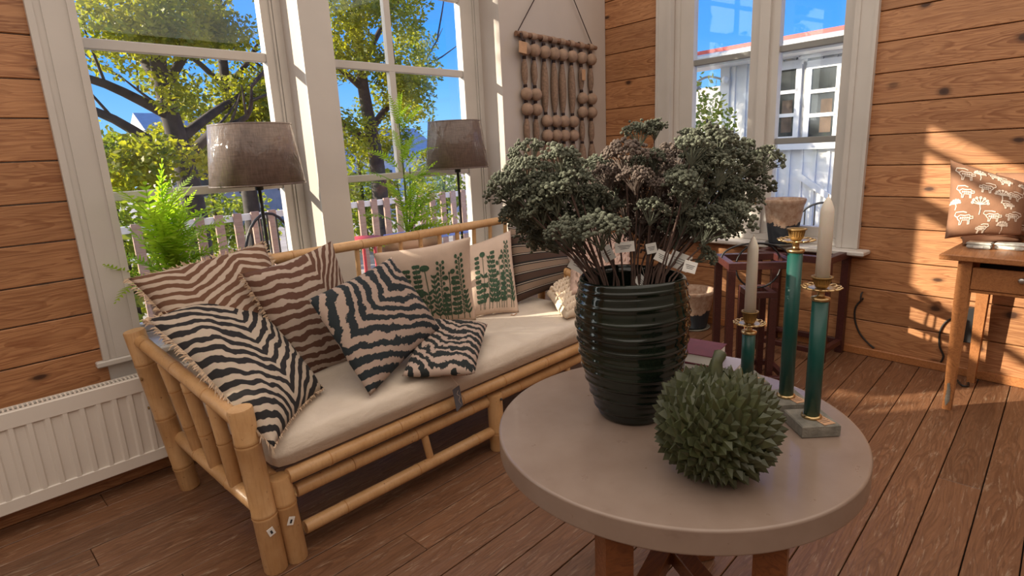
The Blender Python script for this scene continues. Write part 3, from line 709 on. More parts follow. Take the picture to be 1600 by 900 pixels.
# ---------------- floral pillows
def decal(par, F, polys, name, mat, off=.0022):
    mb = MB()
    for kind, dat in polys:
        if kind == 'leaf':
            (cx, cy, ang, l, w) = dat; ca, sa_ = math.cos(ang), math.sin(ang); pts = []
            for t in (0, .18, .4, .65, .86, 1): ww = w*math.sin(pi*min(1, t**.8))**.8 if t < 1 else 0; pts.append((t*l, ww))
            ring = [(x, y) for x, y in pts] + [(x, -y) for x, y in pts[-2:0:-1]]
            uvs = [(cx+x*ca-y*sa_, cy+x*sa_+y*ca) for x, y in ring]; c = (cx+.5*l*ca, cy+.5*l*sa_)
        elif kind == 'disc':
            (cx, cy, r1, r2) = dat; uvs = [(cx+r1*math.cos(2*pi*k/12), cy+r2*math.sin(2*pi*k/12)) for k in range(12)]; c = (cx, cy)
        else:
            pl, w = dat
            vs = []
            for i, p in enumerate(pl):
                a_ = pl[max(0, i-1)]; b_ = pl[min(len(pl)-1, i+1)]; dx, dy = b_[0]-a_[0], b_[1]-a_[1]; L = math.hypot(dx, dy) or 1
                vs += [F(p[0]-dy/L*w, p[1]+dx/L*w, off), F(p[0]+dy/L*w, p[1]-dx/L*w, off)]
            mb.add(vs, [(2*i, 2*i+1, 2*i+3, 2*i+2) for i in range(len(pl)-1)]); continue
        vs = [F(*c, off)]+[F(u, v, off) for u, v in uvs]; k = len(uvs)
        mb.add(vs, [(0, 1+i, 1+(i+1) % k) for i in range(k)])
    return mb.build(name, mat, par)
def plantprint(rr, u, top, kind):
    pl = [(u+.018*math.sin(t*4+u*9), lerp(-.90, top, t)) for t in [i/9 for i in range(10)]]; out = [('line', (pl, .009))]
    n_ = int((top+.9)/.125)
    for i in range(1, n_+1):
        t = i/n_; x = u+.018*math.sin(t*4+u*9); yv = lerp(-.86, top, t)
        if kind == 0:      # paired oval leaves
            for s_ in (1, -1): out.append(('leaf', (x, yv, pi/2-s_*1.0, .15*(1-.35*t), .050)))
        elif kind == 1:    # thin blades
            for s_ in (1, -1): out.append(('leaf', (x, yv-.02, pi/2-s_*.55, .20*(1-.4*t), .027)))
        elif kind == 2:    # round leaves on short stalks
            s_ = 1 if i % 2 else -1; out.append(('line', ([(x, yv), (x+s_*.055, yv+.035)], .006))); out.append(('disc', (x+s_*.08, yv+.05, .056, .060)))
        elif kind == 3:    # buds along branching twigs
            for s_ in (1, -1):
                out.append(('line', ([(x, yv), (x+s_*.05, yv+.06)], .006))); out.append(('disc', (x+s_*.06, yv+.085, .032, .044)))
    if kind == 4:
        out.append(('disc', (pl[-1][0], top+.06, .105, .078)))
        for yv in (-.65, -.35, -.1):
            for s_ in (1, -1): out.append(('leaf', (u, yv, pi/2-s_*.8, .2, .036)))
    out.append(('leaf', (pl[-1][0], pl[-1][1]-.02, pi/2, .09, .02)))
    return out
def floral(C, label, seed, specs):
    o, F, P, N = pillow('floral_pillow', label, 'pillow', C, .13, M['linen'], 'floral print pillows', seed=seed, n=26, pinch=.05)
    rr = random.Random(seed); polys = []
    for u, top, kind in specs: polys += plantprint(rr, u, top, kind)
    decal(o, F, polys, 'printed_flowers', M['printgreen']); return o, F
D0 = RZ(610, 512, ZC+.01); C0 = RZ(744, 500, ZC+.005); A0 = RY(583, 396, 2.74); B0 = RPL(735, 370, D0, C0, A0)
o, F = floral((A0, B0, C0, D0), 'pale linen pillow printed with tall dark green plants, nearer to the zebra pillows', 11,
     [(-.80, .05, 3), (-.62, .38, 1), (-.42, .52, 0), (-.22, .60, 0), (-.02, .50, 4), (.16, .30, 1), (.30, .56, 3), (.46, .34, 2), (.60, .20, 0), (.73, .62, 3), (-.10, -.1, 2), (.36, -.2, 0), (.85, -.2, 1), (-.5, -.2, 2)])
D0 = RZ(726, 499, ZC+.004); C0 = RZ(811, 488, ZC+.005); A0 = RY(716, 388, 2.78); B0 = RPL(798, 359, D0, C0, A0)
o, F = floral((A0, B0, C0, D0), 'pale linen pillow printed with dark green plants, next to the striped one', 17,
     [(-.45, .45, 0), (-.25, .48, 4), (.0, .40, 1), (.15, .50, 0), (.36, .3, 2), (.55, .40, 3), (.72, .62, 3), (-.1, -.1, 2), (.45, -.1, 0), (.25, -.3, 1), (.8, -.15, 1), (-.3, -.3, 0)])
c = RZ(803, 491, ZC+.004); lb = MB().obox(c, (1, .3, 0), (-.3, 1, 0), (0, 0, 1), .022, .012, .001); lo = lb.build('sewn_label', M['kraft'], o)
MB().obox(c+Vector((0, 0, .0016)), (1, .3, 0), (-.3, 1, 0), (0, 0, 1), .014, .007, .0006).build('label_face', M['paper'], lo)
# striped pillow and knitted ones at the far end
A = RY(792, 352, 2.70); Dd = RZ(806, 474, ZC+.02); Cc = RZ(905, 440, ZC+.07); B = RPL(872, 362, A, Dd, Cc)
pillow('striped_pillow', 'dark brown pillow with black and cream woven stripes beside the floral pillows', 'pillow', (A, B, Cc, Dd), .13, M['stripes'], None, seed=21, n=24)
def knit(label, C, th, seed, nu=9, nv=7, mat=M['wool']):
    o, F, P, N = pillow('knitted_pillow', label, 'pillow', C, th, mat, 'chunky knitted pillows', seed=seed, n=16, pinch=.03, pw=5)
    mb = MB()
    for i in range(nu):
        for j in range(nv):
            for s_ in (-1, 1):
                u = -0.88+1.76*(i+.5)/nu; v = -.88+1.76*(j+.5)/nv
                a_ = F(u+s_*.012, v-.9/nv, -.002); b_ = F(u+s_*.9/nu, v+.75/nv, -.002); m_ = F(u+s_*.55/nu, v, .010)
                mb.tube([a_, lerp(a_, m_, .6), m_, lerp(m_, b_, .5), b_], [.004, .010, .0125, .010, .004], 6)
    tag(mb.build('braided_stitches', mat, o), kind='stuff'); return o
A = RZ(852, 456, ZC+.085); B = RZ(920, 418, ZC+.12); Cc = RZ(925, 484, ZC+.03); Dd = RZ(884, 499, ZC+.012)
knit('cream chunky knitted pillow at the sofa end, lying low in front of the striped pillow', (A, B, Cc, Dd), .10, 31)
A = RY(890, 378, 2.62); B = RY(985, 362, 2.66); Cc = RZ(985, 452, ZC+.10); Dd = RZ(890, 462, ZC+.10)
M['woolpink'] = plain('blush_wool', (.52, .36, .29), .95, .12, 30, .6, 150)
knit('blush chunky knitted pillow at the far sofa end behind the dried flower stems', (A, B, Cc, Dd), .12, 37, 9, 7, M['woolpink'])

# ================================================================== plants and lamps on the sill
def frond_mesh(L, seed, droop=.5, wid=.10, k=26):
    rr = random.Random(seed); mb = MB(); pts = []
    for i in range(k+1):
        t = i/k; pts.append(Vector((L*(t*.95), .03*L*math.sin(t*3+seed), L*(.62*t-droop*t*t))))
    mb.tube(pts[::2], [.0035*(1-.8*i/(k/2)) for i in range(k//2+1)], 4, False)
    for i in range(2, k+1):
        t = i/k; p = pts[i]; d = (pts[min(k, i+1)]-pts[i-1]).normalized(); s_ = d.cross(Vector((0, 0, 1))).normalized(); w = wid*L*(math.sin(pi*min(1, (t*.93+.1)))**.7)
        for q in (1, -1):
            out = (s_*q + d*.55 + Vector((0, 0, rr.uniform(-.25, .15)))).normalized(); a_ = d*(L/k*.31)
            mb.add([p-a_, p+out*w*.5-a_*.9, p+out*w, p+out*w*.5+a_*.9, p+a_], [(0, 1, 2, 3, 4)])
        
    return mb
FROND = []
for i, dr in enumerate((.30, .55, .12, .8)):
    mb = frond_mesh(.42, i+1, dr, .17, 19)
    me = bpy.data.meshes.new('frond'); me.from_pydata(mb.v, [], mb.f); me.materials.append(M['fern']); FROND.append(me)
FROND2 = []
for i, dr in enumerate((.30, .55, .15, .75)):
    mb = frond_mesh(.42, i+5, dr, .15, 15)
    me = bpy.data.meshes.new('frond'); me.from_pydata(mb.v, [], mb.f); me.materials.append(M['fern']); FROND2.append(me)
def fern(label, base, rpot, hpot, fronds, seed, stemtop, meshes=None):
    rr = random.Random(seed); base = Vector(base)
    t = thing('potted_fern', label, 'potted plant', base, 'ferns in pots on the window sill')
    pr = [(0, 0), (rpot*.72, 0), (rpot*.74, .006), (rpot*.95, hpot*.8), (rpot*1.03, hpot*.82), (rpot*1.04, hpot), (rpot*.95, hpot), (rpot*.92, hpot*.86), (0, hpot*.86)]
    MB().lathe(pr, base, 36).build('pot', M['terracotta'], t)
    MB().lathe([(0, hpot*.9), (rpot*.5, hpot*.895), (rpot*.93, hpot*.875)], base, 24).build('soil', M['soil'], t)
    for s_ in stemtop:
        a_ = base+Vector((0, 0, hpot*.85)); b_ = base+Vector(s_)
        MB().tube([a_, lerp(a_, b_, .5)+Vector((.008, .0, 0)), b_], [.007, .006, .004], 6).build('stem', M['ferntrunk'], t)
    for (z, az, el, sc) in fronds:
        m_ = Matrix.Translation(base+Vector((0, 0, z))+Vector((math.cos(az), math.sin(az), 0))*.012) @ Matrix.Rotation(az, 4, 'Z') @ Matrix.Rotation(-el, 4, 'Y') @ Matrix.Rotation(rr.uniform(-.5, .5), 4, 'X') @ Matrix.Diagonal((sc, sc, sc, 1))
        inst('frond', (meshes or FROND)[rr.randrange(4)], t, m_)
    return t
rr = random.Random(5)
SILL = ZS-.001
# fern in window_1: dense bush
fx = RY(262, 400, 3.27)
fr = []
for i in range(32):
    az = rr.uniform(0, 2*pi)
    if math.sin(az) > .25: az = -az*.8
    el = rr.uniform(.10, 1.15); fr.append((rr.uniform(.26, .40), az, el, rr.uniform(.70, .95)+.62*el*rr.random()))
for i in range(10): fr.append((rr.uniform(.40, .62), rr.uniform(-2.9, .2), rr.uniform(.3, .9), rr.uniform(.5, .8)))
fern('bright green bushy fern in a pot behind the left sofa corner, before the left lamp', (fx.x, 3.26, SILL), .125, .27, fr, 3, [(0, 0, .60), (.05, -.02, .56), (-.06, 0, .52)])
# fern in window_2: upright
fx2 = RY(638, 385, 3.26)
fr = []
for z, n_, e0, sc in ((.36, 9, -.05, .80), (.40, 9, .25, .85), (.48, 7, .3, .80), (.57, 6, .5, .74), (.70, 5, .15, .78), (.80, 4, .5, .62), (.92, 4, .2, .56), (1.03, 3, .6, .50), (1.08, 3, 1.1, .50)):
    for i in range(n_):
        az = 2*pi*(i+rr.random()*.6)/n_ + z*7
        if math.sin(az) > .35: az = -az*.9
        fr.append((z+rr.uniform(-.03, .03), az, e0+rr.uniform(-.2, .25), sc*rr.uniform(.9, 1.2)))
fern('tall upright fern with spaced fronds in a wide blush pot, before the right lamp', (fx2.x, 3.255, SILL), .195, .335, fr, 9, [(.01, 0, 1.12), (-.05, .0, .7), (.06, -.01, .8), (.10, -.02, .62)], FROND2)
def lamp(label, x, y, zb, zt, r0, r1):
    t = thing('table_lamp', label, 'lamp', (x, y, SILL), 'pair of window lamps')
    b = Vector((x, y, SILL))
    MB().lathe([(0, 0), (.085, 0), (.087, .008), (.06, .018), (.02, .024), (.012, .05)], b, 28).build('base', M['black'], t)
    MB().tube([b+Vector((0, 0, .02)), b+Vector((0, 0, zb-SILL+.06))], .0095, 10).build('pole', M['black'], t)
    MB().lathe([(.018, -.03), (.022, -.028), (.022, .05), (.012, .055)], (x, y, zb), 16).build('socket', M['black'], t)
    MB().ball((x, y, zb+.12), .03, 2, (1, 1, 1.3)).build('bulb', M['paper'], t)
    sh = MB().lathe([(r0, 0), (r0+.002, .001), (r1+.002, zt-zb), (r1, zt-zb+.001), (r1-.003, zt-zb), (r0-.003, .001)], (x, y, zb), 48, closed=True).build('lamp_shade', M['shade'], t)
    MB().lathe([(r0-.001, -.002), (r0+.004, -.002), (r0+.004, .006), (r0+.0025, .007)], (x, y, zb), 48).build('shade_rim', M['shade'], sh); MB().lathe([(r1+.003, -.005), (r1+.0035, .002), (r1-.001, .003)], (x, y, zt), 48).build('shade_rim', M['shade'], sh)
    sp_ = MB()
    for k in range(3): q = 2*pi*k/3; sp_.tube([(x, y, zb+.05), (x+r0*.98*math.cos(q), y+r0*.98*math.sin(q), zb+.05)], .002, 5)
    sp_.build('shade_carrier', M['black'], sh)
yl = 3.235
a, b_ = RY(331, 292, yl), RY(470, 286, yl); tp, tq = RY(336, 198, yl), RY(456, 193, yl)
lamp('table lamp with wrapped grey-brown drum shade in the left window', (a.x+b_.x)/2, yl, (a.z+b_.z)/2, (tp.z+tq.z)/2, (470-331)/2/FPX*(a-EYE).lerp(b_-EYE, .5).dot(FW), (456-336)/2/FPX*(tp-EYE).lerp(tq-EYE, .5).dot(FW))
a, b_ = RY(664, 266, yl), RY(761, 260, yl); tp, tq = RY(666, 192, yl), RY(748, 188, yl)
lamp('table lamp with wrapped drum shade in the second window, right of the tall fern', (a.x+b_.x)/2, yl, (a.z+b_.z)/2, (tp.z+tq.z)/2, (761-664)/2/FPX*(a-EYE).lerp(b_-EYE, .5).dot(FW), (748-666)/2/FPX*(tp-EYE).lerp(tq-EYE, .5).dot(FW))

# ================================================================== round table
TZ = .74
TC = Vector((1.373, .738, 0)); TR_ = .488
t = thing('round_table', 'round stone-topped table with dark wooden legs in front of the sofa', 'table', TC)
MB().lathe([(0, TZ-.062), (TR_-.008, TZ-.062), (TR_-.004, TZ-.062), (TR_, TZ-.058), (TR_, TZ-.055), (TR_, TZ-.007), (TR_, TZ-.004), (TR_-.0035, TZ), (TR_-.007, TZ), (0, TZ)], TC, 128).build('tabletop', M['tabletop'], t)
ax0 = Vector((TC.x, TC.y, 0)); LR = .375
tl = RZ(938, 850, TZ-.062); dirx = (Vector((tl.x, tl.y, 0))-ax0); LR = dirx.length; dirx.normalize(); 
tr2 = RZ(1236, 858, TZ-.062); diry = Vector((tr2.x, tr2.y, 0))-ax0; LR2 = diry.length; diry.normalize()
LR = min(LR, .43); LR2 = min(LR2, .43)
legs = [dirx*LR, -dirx*LR, diry*LR2, -diry*LR2]
for q in legs:
    d_ = q.normalized(); f = Vector((-d_.y, d_.x, 0))
    a45 = (d_+f).normalized()
    MB().obox(ax0+q+Vector((0, 0, (TZ-.062)/2)), a45, Vector((-a45.y, a45.x, 0)), (0, 0, 1), .033, .033, (TZ-.063)/2, .003).build('leg', M['tableleg'], t)
for q in legs: 
    d_ = q.normalized()
    MB().obox(ax0+d_*(q.length/2)+Vector((0, 0, .345)), d_, Vector((-d_.y, d_.x, 0)), (0, 0, 1), q.length/2-.02, .026, .026, .002).build('stretcher', M['tableleg'], t)

# ================================================================== vase
VC = RZ(988, 642, TZ); VC = Vector((1.352, .853, TZ)); rv = .152
prof = []
def vr(z):           # outer radius over height 0..H
    H_ = .408; t_ = z/H_
    base = .092 + (.158-.092)*math.sin(min(1, t_/.70)*pi/2)**.95
    if t_ > .70: base = .158 - .012*((t_-.70)/.30)**1.6
    return base
H_ = .408; nz_ = 120
for i in range(nz_+1):
    z = H_*i/nz_; t_ = i/nz_
    rid = .0042*max(0, math.cos(2*pi*(t_*10.3+.1)))**4 - .0022*max(0, math.cos(2*pi*(t_*10.3+.38)))**5
    if t_ < .04 or t_ > .965: rid = 0
    prof.append((vr(z)+rid-(0 if t_ > .02 else .004*(1-t_/.02)), z))
inner = [(vr(H_)-.004, H_+.005), (vr(H_)-.012, H_+.004), (vr(H_)-.016, H_-.02)] + [(vr(z)-.017, z) for z in (.34, .25, .15, .05)] + [(0, .04)]
vs_ = MB().lathe([(0, 0)]+prof+inner, VC, 72); 
for i, v in enumerate(vs_.v):          # hand-thrown wobble
    d_ = v-VC; w = noise.noise(Vector((d_.x*7, d_.y*7, d_.z*16)))*.0028*min(1, d_.z/.05); rr_ = math.hypot(d_.x, d_.y)
    if rr_ > .02: vs_.v[i] = v+Vector((d_.x, d_.y, 0))/rr_*w
    vs_.v[i].z += .004*math.sin(math.atan2(d_.y, d_.x)*2+d_.z*14)*min(1, d_.z/.06)
tag(vs_.build('ribbed_vase', M['glaze'], None, origin=VC), 'tall dark green glazed ribbed vase holding dried flowers on the round table', 'vase')

# ================================================================== dried flowers in the vase
RIM = VC+Vector((0, 0, H_))
def head_mesh(seed, n, rad):
    rr = random.Random(seed); mb = MB()
    for i in range(n):
        a_ = rr.uniform(0, 2*pi); q = math.sqrt(rr.random()); r_ = rad*q; z = rad*.55*(1-q*q)+rr.uniform(-.010, .010)
        c = Vector((r_*math.cos(a_), r_*math.sin(a_), z+rad*.25)); s_ = rr.uniform(.0044, .0072)
        for k in range(3): mb.ball(c+Vector((rr.uniform(-1, 1), rr.uniform(-1, 1), rr.uniform(-.6, .8)))*s_*1.55, s_*rr.uniform(.7, 1.1), 1, (1, 1, .9), False)
        if i % 3 == 0: mb.tube([Vector((0, 0, -rad*.7)), c*.6+Vector((0, 0, -rad*.15)), c], [.0018, .0014, .001], 3, False)
    me = bpy.data.meshes.new('flower_head'); me.from_pydata(mb.v, [], mb.f); me.materials.append(M['dried']); return me
HEADS = [head_mesh(s_, n_, r_) for s_, n_, r_ in ((1, 66, .062), (2, 56, .053), (3, 80, .071), (4, 46, .046), (5, 60, .058), (6, 70, .065))]
rr = random.Random(12)
targets = []      # (px, py, depth offset towards the window)
rows = [(212, [1000, 1020]), (222, [1085, 1106]), (238, [1078, 1100, 1130]), (240, [832]), (250, [985, 1065, 1160]), (262, [868, 905, 1195]), (272, [808, 940, 1025, 1110, 1150]), (296, [800, 845, 890, 965, 1000, 1060, 1180]),
        (318, [818, 870, 925, 1035, 1090, 1130, 1165]), (340, [805, 850, 900, 950, 985, 1020, 1065, 1110, 1150]), (362, [835, 880, 930, 1040, 1085, 1130]), (378, [868, 1010, 1060])]
for y_, xs in rows:
    for x_ in xs: targets.append((x_+rr.uniform(-9, 9), y_+rr.uniform(-7, 7)))
tagged = 0; TAGPX = [(905, 412), (948, 392), (978, 388), (1000, 438), (1040, 402), (1066, 418), (1078, 412), (940, 402)]
tagwho = {}
cnt = 0
stems = []
for i, (px_, py_) in enumerate(targets):
    d_ = ray(px_, py_); dist = (VC-EYE).dot(FW) + rr.uniform(-.17, .19)
    if py_ < 230: dist = (VC-EYE).dot(FW)
    p = EYE+d_*dist
    stems.append((p, px_, py_))
ORD = ['leftmost', 'second', 'third', 'fourth', 'fifth', 'sixth', 'seventh', 'eighth', 'ninth', 'tenth', 'eleventh', 'twelfth', 'thirteenth', 'fourteenth']
LABEL = {}
for lo, hi, bn in ((0, 256, 'top'), (256, 290, 'upper'), (290, 330, 'middle'), (330, 353, 'lower'), (353, 500, 'lowest')):
    ks = sorted([k for k in range(len(stems)) if lo <= stems[k][2] < hi], key=lambda k: stems[k][1])
    for r_, k in enumerate(ks):
        LABEL[k] = 'dried flower, %s in the %s band of the bunch' % ('leftmost' if r_ == 0 else 'rightmost' if r_ == len(ks)-1 else ORD[r_]+' from the left', bn)
names_side = lambda x: 'left side' if x < 930 else ('middle' if x < 1060 else 'right side')
uniq = {(0): None}
for i, (p, px_, py_) in enumerate(stems):
    root = VC+Vector((rr.uniform(-.05, .05), rr.uniform(-.05, .05), .045))
    h_ = Vector((p.x-VC.x, p.y-VC.y, 0)); L = h_.length; hd = h_/L if L > 1e-4 else Vector((1, 0, 0))
    rimp = RIM + hd*min(.115, L*.45) + Vector((rr.uniform(-.02, .02), rr.uniform(-.02, .02), -.01))
    if (Vector((rimp.x, rimp.y, 0))-Vector((VC.x, VC.y, 0))).length > .122: rimp = RIM+hd*.118
    mid = lerp(rimp, p, .5)+Vector((0, 0, .02))+hd*.01
    tagn = None
    if px_ < 930 and py_ > 300: col = (.155, .17, .12, 1)
    elif 960 < px_ < 1060 and py_ > 240: col = (.165, .125, .105, 1)
    else: col = (.175, .19, .138, 1)
    f = rr.uniform(.8, 1.2); col = (col[0]*f, col[1]*f, col[2]*f, 1)
    side = names_side(px_)
    lab, grp = LABEL[i], 'dried flowers in the vase'
    if py_ < 226 and px_ > 1005: lab = 'tallest dried flower stem, standing above the middle of the bunch'
    t = thing('dried_flower', lab, 'dried flower', root, grp)
    MB().tube([root, lerp(root, rimp, .6), rimp, lerp(rimp, mid, .5)+Vector((0, 0, .004)), mid, lerp(mid, p, .6), p], [.0032, .0032, .003, .0028, .0026, .0022, .002], 6).build('stem', M['stem'], t)
    d_ = (p-mid).normalized(); d_ = (d_+Vector((0, 0, .7))).normalized()
    rot = d_.to_track_quat('Z', 'Y').to_matrix().to_4x4()
    k = rr.uniform(.88, 1.15)
    if py_ < 226: k *= .72
    mm = Matrix.Translation(p) @ rot @ Matrix.Rotation(rr.uniform(0, 6.28), 4, 'Z') @ Matrix.Diagonal((k, k, k, 1))
    inst('flower_head', HEADS[rr.randrange(6)], t, mm, col)
    # a lower side branch
    for _ in range(2):
        q = lerp(mid, p, rr.uniform(.3, .75))+Vector((rr.uniform(-.07, .07), rr.uniform(-.07, .07), rr.uniform(-.01, .03)))
        mm = Matrix.Translation(q) @ rot @ Matrix.Diagonal((k*.72, k*.72, k*.72, 1)); inst('flower_head', HEADS[rr.randrange(6)], t, mm, col)
    stems[i] = (p, px_, py_, t, rimp, mid)
# low sprig hanging out on the right
p = EYE+ray(1098, 404)*((VC-EYE).dot(FW)-.02); root = VC+Vector((.03, -.03, .05)); rimp = RIM+RT*.115
t = thing('dried_flower', 'low dried sprig hanging over the right rim of the ribbed vase', 'dried flower', root)
MB().tube([root, rimp-Vector((0, 0, .01)), lerp(rimp, p, .5)+Vector((0, 0, .02)), p], [.003, .0028, .0024, .002], 6).build('stem', M['stem'], t)
inst('flower_head', HEADS[3], t, Matrix.Translation(p) @ (RT*1.0+Vector((0, 0, .5))).to_track_quat('Z', 'Y').to_matrix().to_4x4() @ Matrix.Diagonal((.8, .8, .8, 1)), (.19, .21, .15, 1))
# price tags hanging on the stems
used = set()
for (tx, ty, w, h, rot_) in ((903, 413, 13, 11, -.5), (949, 396, 9, 12, .5), (976, 386, 15, 8, .1), (1002, 440, 11, 8, -.9), (1036, 402, 12, 9, -.5), (1062, 408, 16, 13, -.4), (1078, 417, 10, 9, -.3), (1018, 388, 8, 8, .2)):
    best = None
    for i, s_ in enumerate(stems):
        if i in used: continue
        for tt in (.15, .3, .5, .7):
            pt = lerp(s_[4], s_[5], tt); v = pt-EYE; z = v.dot(FW); qx, qy = 800+FPX*v.dot(RT)/z, 450-FPX*v.dot(UP)/z
            dd = math.hypot(qx-tx, qy-ty+8) + (0 if z < (VC-EYE).dot(FW)+.05 else 12)
            if best is None or dd < best[0]: best = (dd, i, pt, z)
    dd, i, pt, z = best; used.add(i); s_ = stems[i]; c = EYE+ray(tx, ty)*(z-.012)
    a = RT*math.cos(rot_)+UP*math.sin(rot_); b = UP*math.cos(rot_)-RT*math.sin(rot_); nn = -FW
    tp = MB().obox(c, (a+nn*.25).normalized(), b, (nn-a*.25).normalized(), w/FPX*z, h/FPX*z, .0006).build('price_tag', M['paper'], s_[3])
    MB().tube([pt, c+b*h/FPX*z*.9], .0007, 4).build('tag_string', M['printwhite'], s_[3])
    lm = MB()
    for q in range(3): lm.obox(c+nn*.0008+b*(.25-.28*q)*h/FPX*z, (a+nn*.25).normalized(), b, (nn-a*.25).normalized(), w/FPX*z*(.7-.12*q), .0007, .0003)
    tag(lm.build('printed_lines', M['ink'], tp), kind='stuff')
    s_[3]['label'] = {903: 'dried flower stem carrying the leftmost white price tag of the bunch', 949: 'dried flower stem carrying a small tilted white tag over the left rim', 976: 'dried flower stem carrying a wide level white price tag', 1002: 'dried flower stem whose white tag hangs down over the front rim',
        1036: 'dried flower stem with a white tag behind the right rim', 1062: 'dried flower stem carrying the largest white tag above the right rim', 1078: 'dried flower stem carrying the rightmost white price tag', 1018: 'dried flower stem with the small white tag in the centre of the bunch'}[tx]

# ================================================================== carved durian
DC = Vector((1.165, .502, TZ+.136)); DRx = .109; DRz = .106
dz_ = (DC-EYE).dot(FW); DC = RZ(1117, 738, TZ); DC.z = TZ+DRz+.022
t = thing('carved_durian', 'dark green carved spiky durian fruit standing on the round table', 'ornament', (DC.x, DC.y, TZ))
MB().ball(DC, 1, 3, (DRx, DRx, DRz)).build('body', M['durian'], t)
b = bmesh.new()
mb = MB()      # one four-sided curved scale, tip up along +Z
w = .0210; Hh = .041
mb.add([(-w, -w*.75, -.006), (w, -w*.75, -.006), (w*.95, w*.8, -.006), (-w*.95, w*.8, -.006), (-w*.55, -w*.6, Hh*.42), (w*.55, -w*.6, Hh*.42), (w*.42, w*.30, Hh*.40), (-w*.42, w*.30, Hh*.40), (0, -w*.95, Hh*.62), (0, -w*.45, Hh)],
       [(0, 1, 5, 4), (1, 2, 6, 5), (2, 3, 7, 6), (3, 0, 4, 7), (4, 5, 8), (5, 6, 9, 8), (6, 7, 9), (7, 4, 8, 9)])
sm = bpy.data.meshes.new('spike'); sm.from_pydata(mb.v, [], mb.f); sm.materials.append(M['durian']); sm.update()
NS = 440; lst = []
for i in range(NS):
    z = 1-2*(i+.5)/NS; a_ = i*2.399963; r_ = math.sqrt(1-z*z); nrm = Vector((r_*math.cos(a_), r_*math.sin(a_), z))
    if z < -.93 or z > .985: continue
    pos = DC+Vector((nrm.x*DRx, nrm.y*DRx, nrm.z*DRz))
    lst.append((nrm.dot((EYE-pos).normalized()), nrm, pos))
lst.sort(key=lambda q: -q[0])
rest = MB(); rr = random.Random(4)
for k, (_, nrm, pos) in enumerate(lst):
    upv = Vector((0, 0, 1)); tang = (upv-nrm*upv.dot(nrm)); tang = tang.normalized() if tang.length > .05 else Vector((1, 0, 0))
    zz = (nrm + tang*rr.uniform(-.05, .28)+Vector((rr.uniform(-.12, .12), rr.uniform(-.12, .12), 0))).normalized(); xx = tang.cross(zz).normalized(); yy = zz.cross(xx)
    sc = rr.uniform(.82, 1.12)*(1 if nrm.z < .8 else .75)
    mm = Matrix((xx*-1, yy*-1, zz)).transposed().to_4x4(); mm = mm @ Matrix.Rotation(rr.uniform(-.35, .35), 4, 'Z') @ Matrix.Diagonal((sc, sc, sc, 1)); mm.translation = pos
    if k < 300: inst('spike', sm, t, mm)
    else: rest.add([mm @ v.co for v in sm.vertices], [tuple(p.vertices) for p in sm.polygons])
tag(rest.build('rear_spikes', M['durian'], t), kind='stuff')
tp = DC+Vector((0, 0, DRz-.004)); MB().tube([tp, tp+Vector((-.002, .004, .02)), tp+Vector((.002, .006, .045)), tp+Vector((.012, .002, .066)), tp+Vector((.013, .002, .067))], [.019, .014, .0125, .0145, .011], 12).build('fruit_stem', M['durian'], t)

